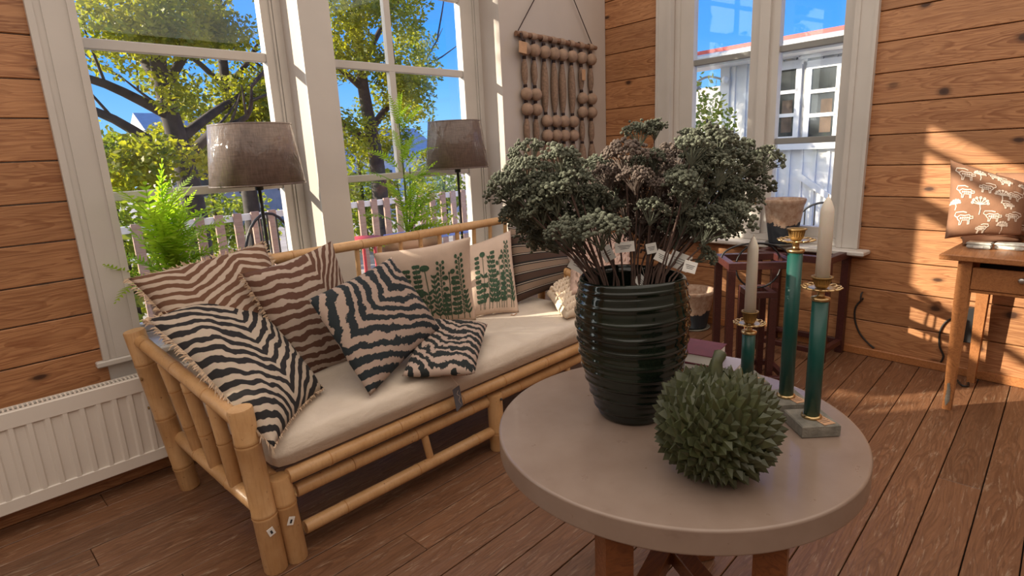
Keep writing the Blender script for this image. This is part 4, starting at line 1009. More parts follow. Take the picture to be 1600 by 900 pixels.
# ================================================================== candlesticks and candles
def stick(label, c, ztop, zrod, seed, candle=None, clabel=None):
    c = Vector((c[0], c[1], TZ)); t = thing('candlestick', label, 'candlestick', c, 'green and brass candlesticks')
    a = Vector((.70, -.714, 0)); bb = Vector((.714, .70, 0))
    base = MB().obox(c+Vector((0, 0, .017)), a, bb, (0, 0, 1), .050, .053, .017, .003).build('stone_base', M['concrete'], t)
    R0 = .0195
    MB().lathe([(0, .034), (.024, .034), (.0255, .037), (.0245, .041), (.021, .043), (0, .043)], c, 24).build('foot_ring', M['brass'], t)
    zt = zrod-TZ
    MB().lathe([(0, .043), (R0, .043), (R0, zt), (0, zt)], c, 28).build('rod', M['green_rod'], t)
    MB().lathe([(R0-.001, zt-.004), (R0+.0015, zt-.004), (R0+.0035, zt), (R0+.0035, zt+.004), (.010, zt+.007), (.0085, zt+.010), (.0085, zt+.021), (.0105, zt+.023), (0, zt+.024)], c, 24).build('brass_neck', M['brass'], t)
    zp = zt+.024; mb = MB()
    mb.lathe([(.010, zp), (.030, zp+.002), (.033, zp+.005), (.030, zp+.006), (.010, zp+.004)], c, 28)
    for k in range(14):
        q = 2*pi*k/14; cc_ = c+Vector((.040*math.cos(q), .040*math.sin(q), zp+.006)); ring = [cc_+Vector((.0072*math.cos(u)*math.cos(q)-.0082*math.sin(u)*math.sin(q), .0072*math.cos(u)*math.sin(q)+.0082*math.sin(u)*math.cos(q), .002*math.cos(u))) for u in [2*pi*j/10 for j in range(11)]]
        mb.tube(ring, .0021, 5, False)
    mb.build('drip_plate', M['brass'], t)
    zc = zp+.006; h = ztop-TZ-zc
    mb = MB().lathe([(0, zc), (.0135, zc), (.0175, zc+.008), (.0205, zc+h-.004), (.0255, zc+h-.003), (.026, zc+h), (.0195, zc+h), (.017, zc+.012), (0, zc+.012)], c, 28)
    for k in range(22):
        q = 2*pi*k/22; mb.tube([c+Vector((.0178*math.cos(q), .0178*math.sin(q), zc+.010)), c+Vector((.0207*math.cos(q), .0207*math.sin(q), zc+h-.006))], .0010, 4, False)
    mb.build('candle_cup', M['brassdull'], t)
    ct = c+a*.018-bb*.026+Vector((0, 0, .0352)); tg_ = MB().obox(ct, (a+bb*.25).normalized(), (bb-a*.25).normalized(), (0, 0, 1),   .017, .023, .0006)
    pt = tg_.build('price_tag', M['kraft'], t)
    lm = MB()
    for k in range(4): lm.obox(ct+(bb-a*.25).normalized()*(.014-.008*k)+Vector((0, 0, .0008)), (a+bb*.25).normalized(), (bb-a*.25).normalized(), (0, 0, 1), .013-.002*(k % 2), .0008, .0002)
    tag(lm.build('printed_lines', M['ink'], pt), kind='stuff')
    MB().tube([c-bb*.020+Vector((0, 0, .042)), ct+bb*.012+Vector((0, 0, .004))], .0012, 5).build('tag_string', M['black'], t)
    if candle:
        z0 = TZ+zc+.0125; zt_ = candle; rc = .0168
        k = MB().lathe([(0, z0), (rc*1.02, z0), (rc*.93, zt_-.036), (rc*.88, zt_-.028), (rc*.55, zt_-.012), (rc*.28, zt_-.003), (rc*.15, zt_), (0, zt_)], (c.x, c.y, 0), 24).build('candle', M['wax'], None, origin=(c.x, c.y, z0))
        tag(k, clabel, 'candle', 'white candles')
        MB().tube([Vector((c.x, c.y, zt_-.004)), Vector((c.x+.001, c.y, zt_+.007))], .0012, 5).build('wick', M['printwhite'], k)
def ztop(px_, py_, c):     # height of the axis point above (c.x, c.y) seen at row py
    lo, hi = .5, 2.2
    for _ in range(40):
        m_ = (lo+hi)/2; v = Vector((c[0], c[1], m_))-EYE
        if 450-FPX*v.dot(UP)/v.dot(FW) > py_: lo = m_
        else: hi = m_
    return lo
c1 = RZ(1268, 648, TZ+.04); c2 = RZ(1228, 616, TZ+.04); c3 = RZ(1167, 586, TZ+.04)
stick('green rod candlestick on a stone block nearest the table edge, holding the longer candle', c1, ztop(0, 432, c1), ztop(0, 467, c1), 1, ztop(0, 308, c1), 'longer white candle in the front candlestick')
stick('tallest green rod candlestick with an empty brass cup', c2, ztop(0, 357, c2), ztop(0, 392, c2), 2)
stick('shortest green rod candlestick, behind the durian, holding the shorter candle', c3, ztop(0, 486, c3), ztop(0, 519, c3), 3, ztop(0, 370, c3), 'shorter white candle behind the durian')

# ================================================================== books behind the vase
def book(label, c, ax, w, d_, h, cover, pages=M['paper']):
    c = Vector(c); ax = Vector((ax[0], ax[1], 0)).normalized(); ay = Vector((-ax.y, ax.x, 0))
    t = thing('book', label, 'book', c, 'books stacked behind the vase')
    z = Vector((0, 0, 1))
    MB().obox(c+z*.0015, ax, ay, z, w/2, d_/2, .0014, .0006).build('cover', cover, t)
    MB().obox(c+z*(h-.0015), ax, ay, z, w/2, d_/2, .0014, .0006).build('cover', cover, t)
    MB().obox(c+z*h/2-ax*(w/2-.002)*1., ax, ay, z, .0018, d_/2, h/2-.003, .0006).build('spine', cover, t)
    MB().obox(c+z*h/2+ax*.0, ax, ay, z, w/2-.005, d_/2-.005, h/2-.0032).build('pages', pages, t)
e1, e2, e3 = RZ(1076, 527, .835), RZ(1133, 536, .835), RZ(1103, 556, .835)
axb = (e3-e2); 
u_ = (e2-e1).normalized(); cc_ = lerp(e1, e3, .5)
vb = Vector((-u_.y, u_.x, 0)); vb = vb if vb.dot(e3-e2) > 0 else -vb
cb = (e2+e1)/2 - u_*.02 + vb*.075
book('grey-lilac book at the bottom of the stack behind the vase', (cb.x+.035, cb.y-.03, TZ+.0005), (u_.x, u_.y), .215, .165, .034, M['lilac'])
book('dark red book in the middle of the stack behind the vase', (cb.x+.004, cb.y+.004, TZ+.035), (u_.x+.1, u_.y), .19, .155, .022, M['bookdark'])
book('maroon cloth book lying on top of the stack behind the vase', (cb.x, cb.y, TZ+.0575), (u_.x, u_.y), .18, .15, .036, M['maroon'])

# ================================================================== wall hanging
t = thing('wall_hanging', 'macrame wall hanging of wrapped beads and tassel cords on the white wall', 'wall hanging', (3.98, YL-.02, 1.45))
yb = YL-.028
bl, br = RY(806, 52, yb), RY(931, 75, yb)
MB().tube([bl, lerp(bl, br, .33)+Vector((0, 0, .006)), lerp(bl, br, .7)+Vector((0, 0, -.004)), br], [.020, .019, .020, .018], 12).build('bar', M['driftwood'], t)
ap = Vector(((bl.x+br.x)/2, yb, max(bl.z, br.z)+.62))
MB().tube([lerp(bl, br, .02)+Vector((0, -.0, .015)), ap], .004, 6).build('hanging_cord', M['tie'], t); MB().tube([ap, lerp(bl, br, .95)+Vector((0, 0, .015))], .004, 6).build('hanging_cord', M['tie'], t)
MB().tube([ap+Vector((0, .03, 0)), ap+Vector((0, -.01, 0))], .006, 8).build('nail', M['steel'], t)
cols = [(818, 1), (833, 1), (849, 2), (864, 2), (877, 2), (892, 2), (907, 1), (922, 1)]
for ci, (px_, typ) in enumerate(cols):
    f = (px_-806)/125; x0 = RY(px_, 62, yb).x; top = lerp(bl, br, f)
    # coordinates of beads measured down the strand
    zt = top.z
    s_ = lambda k: None
    def seg(z1, z0, r_, nme='cord_segment'):
        q = [Vector((x0+R.uniform(-.003, .003), yb, lerp(z1, z0, k/6))) for k in range(7)]
        mbx = MB(); rads = [r_*(.45+.55*math.sin(pi*min(1, max(0, k/6)))**.7) for k in range(7)]
        mbx.tube(q, rads, 9)
        for k in range(5):
            an = 2*pi*k/5; mbx.tube([p+Vector((math.cos(an), math.sin(an)*.8, 0))*rr_*.62 for p, rr_ in zip(q, rads)], [rr_*.45 for rr_ in rads], 5, False)
        tag(mbx.build(nme, M['rope'], t), kind='stuff')
    def beadf(z): MB().ball((x0, yb-.012, z), .052, 2, (1.12, .8, .98)).build('bead', M['bead'], t)
    def tief(z): MB().lathe([(.012, -.012), (.016, -.010), (.016, .010), (.012, .012)], (x0, yb, z), 10).build('tie', M['tie'], t)
    MB().lathe([(.024, -.03), (.028, 0), (.024, .03)], (x0, yb, zt), 12, Matrix.Rotation(pi/2, 4, 'Y')).build('wrap_loop', M['bead'], t)
    z = zt-.045; tief(z); z -= .06; beadf(z); z -= .06; tief(z)
    if typ == 1:
        seg(z-.01, z-.20, .026); z -= .21; tief(z); z -= .06; beadf(z); z -= .058; tief(z); z -= .058; beadf(z); z -= .06; tief(z); seg(z-.01, z-.19, .026); z -= .20; tief(z); seg(z-.01, z-.26, .034, 'tassel')
    else:
        seg(z-.01, z-.40, .032); z -= .41; tief(z); z -= .06; beadf(z); z -= .058; tief(z); z -= .058; beadf(z); z -= .06; tief(z); seg(z-.01, z-.27, .036, 'tassel')
c = RY(817, 74, yb-.06); kt = MB().obox(c, (1, 0, -.08), (0, 1, 0), (.08, 0, 1), .042, .003, .042, .002).build('price_tag', M['kraft'], t)
MB().tube([lerp(bl, br, .03)+Vector((0, -.022, 0)), c+Vector((-.0, -.0, .045))], .010, 6).build('tag_cord', M['tie'], t)
MB().obox(RY(912, 117, yb-.05), (1, 0, 0), (0, 1, 0), (0, 0, 1), .022, .003, .045, .002).build('paper_slip', M['kraft'], t)

# ================================================================== pots
def pot(label, c, rb_, rt_, h, saucer=True):
    c = Vector(c); t = thing('clay_pot', label, 'pot', c, 'weathered clay pots')
    z0 = .012 if saucer else 0
    if saucer: MB().lathe([(0, 0), (rb_*1.18, 0), (rb_*1.28, .014), (rb_*1.2, .014), (rb_*1.1, .008), (0, .008)], c, 32).build('saucer', M['concrete'], t)
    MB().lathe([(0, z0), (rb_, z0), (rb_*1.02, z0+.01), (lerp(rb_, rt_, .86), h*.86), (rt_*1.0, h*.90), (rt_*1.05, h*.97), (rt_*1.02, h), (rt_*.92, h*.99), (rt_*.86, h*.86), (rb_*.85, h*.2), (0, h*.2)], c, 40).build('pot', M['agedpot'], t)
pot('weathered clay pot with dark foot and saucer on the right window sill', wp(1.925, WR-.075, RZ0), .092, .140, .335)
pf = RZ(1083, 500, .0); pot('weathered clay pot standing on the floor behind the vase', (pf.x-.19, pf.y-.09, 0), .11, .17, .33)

# ================================================================== red-stained nested stands
def stand(label, A, ax, w, d_, h, th, shelf=None):
    A = Vector(A); ax = Vector((ax[0], ax[1], 0)).normalized(); ay = Vector((ax.y, -ax.x, 0)) ; ay = -ay
    c = A+ax*w/2+ay*d_/2; t = thing('plant_stand', label, 'stand', c, 'red-stained nested stands'); z = Vector((0, 0, 1))
    for su in (-1, 1):
        for sv in (-1, 1):
            MB().obox(c+ax*su*(w/2-th/2)+ay*sv*(d_/2-th/2)+z*(h-th)/2, ax, ay, z, th/2, th/2, (h-th)/2-.0005, .002).build('leg', M['redwood'], t)
    for sv in (-1, 1):
        MB().obox(c+ay*sv*(d_/2-th/2)+z*(h-th/2), ax, ay, z, w/2, th/2, th/2, .002).build('top_rail', M['redwood'], t)
        MB().obox(c+ax*sv*(w/2-th/2)+z*(h-th/2), ay, ax, z, d_/2-th, th/2, th/2, .002).build('top_rail', M['redwood'], t)
        for hh in ([shelf] if shelf else []):
            MB().obox(c+ay*sv*(d_/2-th/2)+z*hh, ax, ay, z, w/2-th, th/2*.8, th/2*.8, .002).build('lower_rail', M['redwood'], t)
            MB().obox(c+ax*sv*(w/2-th/2)+z*hh, ay, ax, z, d_/2-th, th/2*.8, th/2*.8, .002).build('lower_rail', M['redwood'], t)
    return t, c
hA = .80
a0, a1, a2 = RZ(1139, 412, hA), RZ(1248, 409, hA), RZ(1155, 397, hA)
axA = a1-a0; wA = axA.length
dA = .34
stand('tall red-stained open stand below the right window, nearest the candles', (a0.x, a0.y, 0), axA, wA, dA, hA, .042, .06)
hB = .60
b0, b1 = RZ(1186, 464, hB), RZ(1222, 456, hB); 
axn = axA.normalized(); ayn = Vector((-axn.y, axn.x, 0))
p0 = Vector((a0.x, a0.y, 0))+axn*(wA*.36)+ayn*.07
stand('low red-stained stand nested inside the tall one', p0, axA, wA*.42, .22, hB, .036)
# larger stand along the wall to the right
s1 = 1.50; e0 = wp(2.02, WR-.42, 0); 
hC = .70
q0 = wp(1.98, WR-.055, 0)
t, c = stand('wide red-stained open stand against the wall under the right window sill', wp(1.462, WR-.028, 0), D2, .52, .36, .735, .046, .08)
# wire rings and hooks
def ring(name, label, cat, pts, r_): tag(MB().tube(pts, r_, 7, False).build(name, M['black'], None), label, cat)
cA = Vector((a0.x, a0.y, 0))+axn*wA*.5+ayn*dA*.5
# hoop handle rising from the tall stand and a smaller one on the low stand
pts = [cA+axn*math.cos(u)*wA*.50+Vector((0, 0, hA+.004+.085*math.sin(u))) for u in [pi*k/24 for k in range(25)]]
ring('wire_hoop', 'thin black wire hoop arching over the tall red stand', 'hoop', pts, .006)
cB = p0+axn*wA*.21+ayn*.11
pts = [cB+axn*math.cos(u)*.135+Vector((0, 0, hB+.145+.14*math.sin(u))) for u in [2*pi*k/32 for k in range(33)]]
ring('wire_hoop', 'round black wire hoop standing on the low red stand', 'hoop', pts, .006)

# ================================================================== desk at the right
zD = .875
f1, f2 = RZ(1478, 640, 0), RZ(1518, 592, 0)
t = thing('wooden_desk', 'old varnished wooden desk with a drawer against the right wall', 'desk', (4.05, -.05, 0))
sd = lambda p: (p.dot(D2), p.dot(N2))
s_f, w_f = sd(f1); s_b = s_f; w_b = WR-.10
SR = s_f-1.25
def dbox(name, s0, s1, w0, w1, z0, z1, bev=.003, par=t, mat=M['desk']): return MB().box((s0, w0, z0), (s1, w1, z1), M2, bev).build(name, mat, par)
def leg(s0, w0, flip):
    mb = MB(); h = zD-.03; b = .030; k = .019; vs = []
    for z, e in ((0, k), (h-.22, b), (h, b)): vs += [tuple(M2 @ Vector((s0+sx_*e, w0+sy_*e, z))) for sx_, sy_ in ((-1, -1), (1, -1), (1, 1), (-1, 1))]
    mb.add(vs, [(3, 2, 1, 0), (8, 9, 10, 11)]+[(r_*4+i, r_*4+(i+1) % 4, r_*4+4+(i+1) % 4, r_*4+4+i) for r_ in (0, 1) for i in range(4)])
    return mb.build('leg', M['desk'], t)
l1 = leg(s_f, w_f+.02, 1); leg(s_f-.0, w_b, 1); leg(SR, w_f+.02, 1); leg(SR, w_b, 1)
chip = MB(); pz = [(-.012, .055), (.006, .02), (.013, .06), (.008, .12), (.010, .155), (-.002, .16), (-.010, .12)]
chip.add([M2 @ Vector((s_f+x*.9, w_f+.02-.0213-.011*(z/.625), z)) for x, z in pz]+[M2 @ Vector((s_f, w_f+.02-.0213-.011*(.09/.625), .09))], [(7, i, (i+1) % 7) for i in range(7)][::-1]); chip.build('paint_chip', M['concrete'], l1)
dbox('desk_top', SR-.10, s_f+.105, w_f-.06, WR-.03, zD-.03, zD, .004)
dbox('side_rail', s_f-.022, s_f-.0, w_f+.05, w_b-.03, zD-.19, zD-.031); dbox('back_rail', SR+.03, s_f-.03, w_b-.012, w_b+.012, zD-.19, zD-.031)
dbox('divider', SR+.03, s_f-.03, w_f+.0, w_f+.02, zD-.20, zD-.185)
dbox('slot_shade_sheet', SR+.03, s_f-.031, w_f+.16, w_f+.17, zD-.18, zD-.031, 0, t, M['darkslot'])  # near-black sheet standing in for the shade inside the open slot
dr = dbox('drawer', SR+.04, s_f-.034, w_f-.006, w_f+.014, zD-.182, zD-.066)
kc = RW(1597, 439, w_f-.02); kk = MB(); kk.lathe([(0, 0), (.006, 0), (.006, .012), (.014, .017), (.015, .024), (.010, .028), (0, .029)], (0, 0, 0), 16, (-N2).to_track_quat('Z', 'Y').to_matrix()); 
kk.v = [v+M2 @ Vector((kc.dot(D2), w_f-.006, kc.z)) for v in kk.v]; kk.build('knob', M['steel'], dr)
# things on the desk
A = RW(1485, 249, w_f+.30); B = RW(1610, 288, w_f+.36); Cc = RW(1596, 367, w_f+.22); Dd = RW(1476, 373, w_f+.10)
pb, F, P, N = pillow('brown_pillow', 'brown pillow printed with white line animals and trees, standing on the desk', 'pillow', (A, B, Cc, Dd), .15, M['brownlinen'], 'brown printed pillows', seed=41, n=26, pinch=.06)
def animal(cx, cy, s_, flip=1):
    f = lambda pl: [(cx+flip*x*s_, cy+y*s_) for x, y in pl]; out = []
    out.append(f([(-1, .3), (-.6, .55), (0, .45), (.55, .55), (.8, .3), (1.05, .35), (1.1, .05), (.8, .0), (.62, -.1), (.66, -.7), (.5, -.72), (.42, -.15), (-.3, -.12), (-.45, -.7), (-.62, -.7), (-.62, -.2), (-.85, .0), (-1, .3)]))
    out.append(f([(-1, .3), (-1.35, .55), (-1.2, .95), (-.3, 1.0), (.2, .85)]))
    for k in range(5): out.append(f([(-.6+.28*k, .12), (-.52+.28*k, .25), (-.42+.28*k, .14), (-.52+.28*k, .05), (-.6+.28*k, .12)]))
    return out
def treep(cx, cy, s_):
    out = [[(cx, cy-s_), (cx+.02, cy-.4*s_), (cx, cy+.1*s_)]]
    for k in range(7):
        an = pi*k/6; x, y = cx+.75*s_*math.cos(an), cy+.25*s_+.55*s_*math.sin(an); out.append([(cx, cy+.1*s_), (x, y)]); out.append([(x+.11*s_*math.cos(q), y+.11*s_*math.sin(q)) for q in [2*pi*j/7 for j in range(8)]])
    return out
lines = []
for cx, cy, s_, fl_ in ((-.62, .58, .20, 1), (-.1, .28, .17, -1), (-.60, .10, .19, 1), (.36, .62, .15, 1), (.62, .2, .19, -1), (-.58, -.60, .20, 1), (.15, -.55, .19, 1), (.66, -.5, .18, -1), (-.1, -.88, .13, -1), (.1, .72, .13, 1), (.5, -.15, .14, 1)): lines += animal(cx, cy, s_, fl_)
for cx, cy, s_ in ((-.22, -.22, .27), (.3, .12, .22), (-.28, .66, .18), (.42, -.82, .17), (.86, .6, .2), (-.86, -.2, .15)): lines += treep(cx, cy, s_)
decal(pb, F, [('line', (l, .0135)) for l in lines], 'printed_animals', M['printwhite'])
A = RW(1556, 270, WR-.085); B = A-D2*.42+Vector((0, 0, .03)); Cc = B-N2*.04; Dd = A-N2*.04
Cc.z = Dd.z = zD+.03
pb2, F, P, N = pillow('brown_pillow', 'second brown printed pillow, behind and to the right on the desk', 'pillow', (A, B, Cc, Dd), .13, M['brownlinen'], 'brown printed pillows', seed=47, n=22)
lines = []
for cx, cy, s_, fl_ in ((-.6, .6, .2, 1), (0, .6, .2, 1), (-.5, .1, .2, -1), (.1, .1, .2, 1), (-.6, -.4, .2, 1), (.62, .6, .2, -1), (.66, .08, .2, 1), (0, -.4, .2, -1), (.6, -.42, .2, 1), (-.2, -.8, .16, 1), (.4, -.82, .16, -1)): lines += animal(cx, cy, s_, fl_)
decal(pb2, F, [('line', (l, .011)) for l in lines], 'printed_animals', M['printwhite'])
A = RZ(1500, 371, zD+.012); B = RZ(1592, 366, zD+.012); Cc = RZ(1596, 375, zD+.012); Dd = RZ(1505, 381, zD+.012)
pillow('folded_cover', 'folded brown and white printed cover lying under the desk pillow', 'cushion cover', (A, B, Cc, Dd), .028, M['brownlinen'], None, seed=51, n=14, pinch=.02, pw=6)
for px_, py_, wd_, lab in ((1530, 384, .052, 'small grey-white lidded tin on the desk edge, left one'), (1578, 386, .060, 'small grey-white lidded tin on the desk edge, right one')):
    c = RZ(px_, py_+4, zD); tt = thing('tin_box', lab, 'tin', c, 'tins on the desk edge'); z = Vector((0, 0, 1))
    MB().obox(c+z*.012, D2, N2, z, wd_, .032, .0118, .007).build('box', M['tin'], tt); MB().obox(c+z*.029, D2, N2, z, wd_+.002, .034, .006, .004).build('lid', M['tin'], tt)
    MB().obox(c+z*.012-N2*.0325, D2, N2, z, wd_*.4, .0008, .006).build('paper_label', M['paper'], tt)

# ================================================================== cords and sockets on the right wall
def cord(label, pts, r_=.006): tag(MB().tube(pts, r_, 6).build('electric_cable', M['cord'], None), label, 'cable')
def smooth(ps, k=6):
    out = []
    for i in range(len(ps)-1):
        p0, p1, p2, p3 = ps[max(0, i-1)], ps[i], ps[i+1], ps[min(len(ps)-1, i+2)]
        for j in range(k): t = j/k; out.append(.5*((2*p1)+(p2-p0)*t+(2*p0-5*p1+4*p2-p3)*t*t+(3*p1-p0-3*p2+p3)*t**3))
    return out+[ps[-1]]
cord('thin dark cable hanging on the wall between stand and desk', smooth([RW(a, b_, WR-.008) for a, b_ in ((1349, 466), (1337, 480), (1336, 500), (1343, 520), (1356, 536), (1366, 544))]))
cord('dark cable dangling on the wall left of the desk leg', smooth([RW(a, b_, WR-.008) for a, b_ in ((1490, 497), (1478, 503), (1469, 518), (1468, 540), (1474, 556), (1470, 566))]))
cord('dark cable lying on the floor between the desk legs', smooth([RZ(a, b_, .007) for a, b_ in ((1496, 594), (1503, 602), (1512, 603), (1513, 598))]))
o = MB().obox(RW(1512, 507, WR-.03), D2, N2, (0, 0, 1), .035, .028, .11, .006).build('power_adapter', M['black'], None); tag(o, 'black power adapter on the wall behind the desk leg', 'adapter')
hk = RW(1347, 463, WR-.012); o = MB().tube(smooth([hk+Vector((0, 0, .03)), hk-N2*.02+Vector((0, 0, .015)), hk-N2*.02-Vector((0, 0, .02)), hk-Vector((0, 0, .03))]), .006, 6).build('wall_hook', M['wire'], None); tag(o, 'small dark hook on the wall under the right window', 'hook')

# ================================================================== outdoors
GZ = -.45
tag(MB().box((-40, 3.75, GZ-.1), (60, 70, GZ)).build('ground', M['ground']), kind='structure')
tag(MB().box((4.9, -12, GZ-.1), (60, 3.75, GZ)).build('ground', M['ground']), kind='structure')
# foliage: thousands of leaves, one object per crown
def leaves(name, mat, par, blobs, n, size, seed, keep=None):
    rr = random.Random(seed); mb = MB(); tot = sum(b[1][0]*b[1][1]*b[1][2] for b in blobs)
    for c, r_ in blobs:
        k = int(n*r_[0]*r_[1]*r_[2]/tot)
        for _ in range(k):
            v = Vector((rr.gauss(0, 1), rr.gauss(0, 1), rr.gauss(0, 1))).normalized()*(rr.random()**.42)
            p = Vector(c)+Vector((v.x*r_[0], v.y*r_[1], v.z*r_[2]))
            if noise.noise(p*1.35+Vector((seed, 0, 0))) < (-.10 if keep is None else keep): continue
            a = Vector((rr.gauss(0, 1), rr.gauss(0, 1), rr.gauss(0, .7))).normalized(); b = a.cross(Vector((rr.gauss(0, 1), rr.gauss(0, 1), rr.gauss(0, 1)))).normalized(); s_ = size*rr.uniform(.6, 1.25)
            mb.add([p-a*s_*.5, p+b*s_*.28-a*s_*.05, p+a*s_*.5, p-b*s_*.28-a*s_*.05], [(0, 1, 2, 3)])
    o = mb.build(name, mat, par); return tag(o, kind='stuff')
def branchy(par, base, h, r_, seed, forks):
    rr = random.Random(seed); base = Vector(base)
    tr_ = smooth([base, base+Vector((.05, 0, h*.3)), base+Vector((-.06, .05, h*.6)), base+Vector((.08, 0, h))], 5)
    MB().tube(tr_, [r_*(1-.75*i/(len(tr_)-1)) for i in range(len(tr_))], 10).build('trunk', M['bark'], par)
    for z0, az, up_, L in forks:
        p = tr_[min(len(tr_)-1, int(z0*(len(tr_)-1)))]; d_ = Vector((math.cos(az), math.sin(az), up_)).normalized()
        q = smooth([p, p+d_*L*.4+Vector((0, 0, .05*L)), p+d_*L*.75+Vector((rr.uniform(-.2, .2), 0, .02*L)), p+d_*L+Vector((0, 0, .12*L))], 4)
        rr0 = r_*(.55-.3*z0); br_ = MB().tube(q, [rr0*(1-.85*i/(len(q)-1)) for i in range(len(q))], 7).build('branch', M['bark'], par)
        tw = MB()
        for k in range(5):
            s0 = q[len(q)//3+k*2 if len(q)//3+k*2 < len(q) else -1]; d2 = (d_+Vector((rr.uniform(-1, 1), rr.uniform(-1, 1), rr.uniform(-.2, 1)))).normalized(); tw.tube([s0, s0+d2*L*.22, s0+d2*L*.4+Vector((0, 0, .06))], [rr0*.28, rr0*.2, rr0*.08], 5, False)
        tag(tw.build('twigs', M['bark'], br_), kind='stuff')
p = RY(292, 300, 9.0)
t = thing('tree', 'autumn tree with dark trunk and yellow-green leaves outside the left window', 'tree', (p.x, 9.0, GZ))
branchy(t, (p.x, 9.0, GZ), 5.6, .20, 3, [(.45, 2.8, .7, 2.2), (.5, .2, .5, 2.2), (.55, 3.4, .35, 2.0), (.62, .5, .9, 1.9), (.7, 2.6, 1.0, 1.8), (.45, -1.2, .5, 1.6), (.8, .9, .9, 1.5), (.6, 1.6, .6, 1.8)])
bl_ = []
rr = random.Random(8)
for _ in range(34):
    q = RY(rr.uniform(120, 420), rr.uniform(-160, 268), rr.uniform(7.9, 10.2)); bl_.append((q, (rr.uniform(.35, .75),)*2+(rr.uniform(.3, .5),)))
leaves('foliage', M['treeleaf'], t, bl_, 46000, .085, 3, -.16)
p = RY(385, 300, 10.6)
t = thing('tree', 'second autumn tree with thinner trunk behind the left lamp', 'tree', (p.x, 10.6, GZ))
branchy(t, (p.x, 10.6, GZ), 5.4, .17, 5, [(.5, 2.9, .6, 1.8), (.55, .3, .6, 1.9), (.7, 3.0, .9, 1.5), (.7, .2, .8, 1.6)])
bl_ = [(RY(rr.uniform(300, 440), rr.uniform(60, 280), rr.uniform(10, 11.4)), (.6, .6, .4)) for _ in range(9)]
leaves('foliage', M['treeleaf'], t, bl_, 6500, .09, 5)
p = RY(590, 300, 9.5)
t = thing('tree', 'leafy yellow-green tree outside the second window, left of the blue sky', 'tree', (p.x, 9.5, GZ))
branchy(t, (p.x, 9.5, GZ), 6.0, .19, 9, [(.45, 2.8, .7, 2.2), (.5, .2, .7, 2.6), (.6, 3.4, .4, 1.8), (.7, .3, .9, 2.4), (.75, 2.6, 1.0, 1.8)])
bl_ = [(RY(rr.uniform(505, 655), rr.uniform(-150, 255), rr.uniform(8.6, 10.6)), (rr.uniform(.4, .8),)*2+(rr.uniform(.3, .55),)) for _ in range(26)]
bl_ += [(RY(rr.uniform(655, 715), rr.uniform(95, 235), 9.6), (.35, .35, .3)) for _ in range(5)]
leaves('foliage', M['treeleaf'], t, bl_, 32000, .088, 7, -.12)
# hedge and shrubs behind the deck fence
for i, (px_, py_, yy, rx_, h_, lab) in enumerate(((175, 300, 8.0, .9, .7, 'low green shrub beyond the garden fence at the far left'), (330, 292, 12.0, 1.3, .9, 'dark green hedge behind the two autumn trees'), (560, 250, 11.0, 1.0, 1.2, 'bluish green shrub beyond the fence, seen through the second window'), (690, 235, 12.0, 1.6, 1.0, 'green hedge below the sky in the second window'))):
    c = RY(px_, py_, yy); t = thing('shrub', lab, 'shrub', (c.x, yy, GZ)); MB().tube([(c.x, yy, GZ), (c.x, yy, c.z)], [.06, .03], 6).build('stem', M['bark'], t)
    leaves('foliage', M['bushleaf'], t, [((c.x, yy, (c.z+GZ)/2), (rx_, .7, (c.z-GZ)/2*1.1))], 2600, .13, 20+i, -.6)
# unseen columnar conifers, added left of the windows to block low sun
for i, (x_, y_, w_, h_, n_, thin, lab) in enumerate(((-4.30, 8.2, .44, 4.0, 7000, .30, 'slim unseen tree added to block low sun, shortest of the row'), (-2.66, 8.2, .47, 6.2, 11000, .30, 'tall slim unseen tree added to block sun from the second window'), (-6.45, 8.2, .66, 5.28, 9000, 1., 'broad unseen tree added to block low sun, farthest left'))):
    t = thing('sun_block_tree', lab, 'tree', (x_, y_, GZ)); MB().tube([(x_, y_, GZ), (x_, y_, h_*.8)], [.08, .03], 8).build('trunk', M['bark'], t)
    hh = h_-GZ; zs_ = 4.75 if thin < 1 else GZ+.2       # crown thinned in the middle to leak dappled sun
    for za_, zb_, fr_ in ((GZ+.1, 3.6, 1.), (3.6, min(zs_, h_+.06), thin), (zs_, h_+.06, 1.)):
        if zb_-za_ < .15: continue
        k_ = max(1, int((zb_-za_)/.9)); hz_ = (zb_-za_)/k_
        leaves('foliage', M['thuja'], t, [((x_, y_, za_+hz_*(j+.5)), (w_, w_, hz_*.60)) for j in range(k_)], int(n_*fr_*(zb_-za_)/hh), .15, 40+i, -9)
# white garden fence with pickets
t = thing('garden_fence', 'white garden fence of upright pickets outside the left windows', 'fence', (2.2, 5.6, GZ))
fy = 5.6; zt = RY(250, 345, fy).z
for z in (zt-.05, GZ+.25): MB().box((.2, fy, z-.03), (6.4, fy+.04, z+.03)).build('fence_rail', M['housewhite'], t)
x = .25
while x < 6.35:
    MB().box((x, fy-.024, GZ+.05), (x+.075, fy-.001, zt-.005), bev=.003).build('picket', M['pickets'], t); x += .165
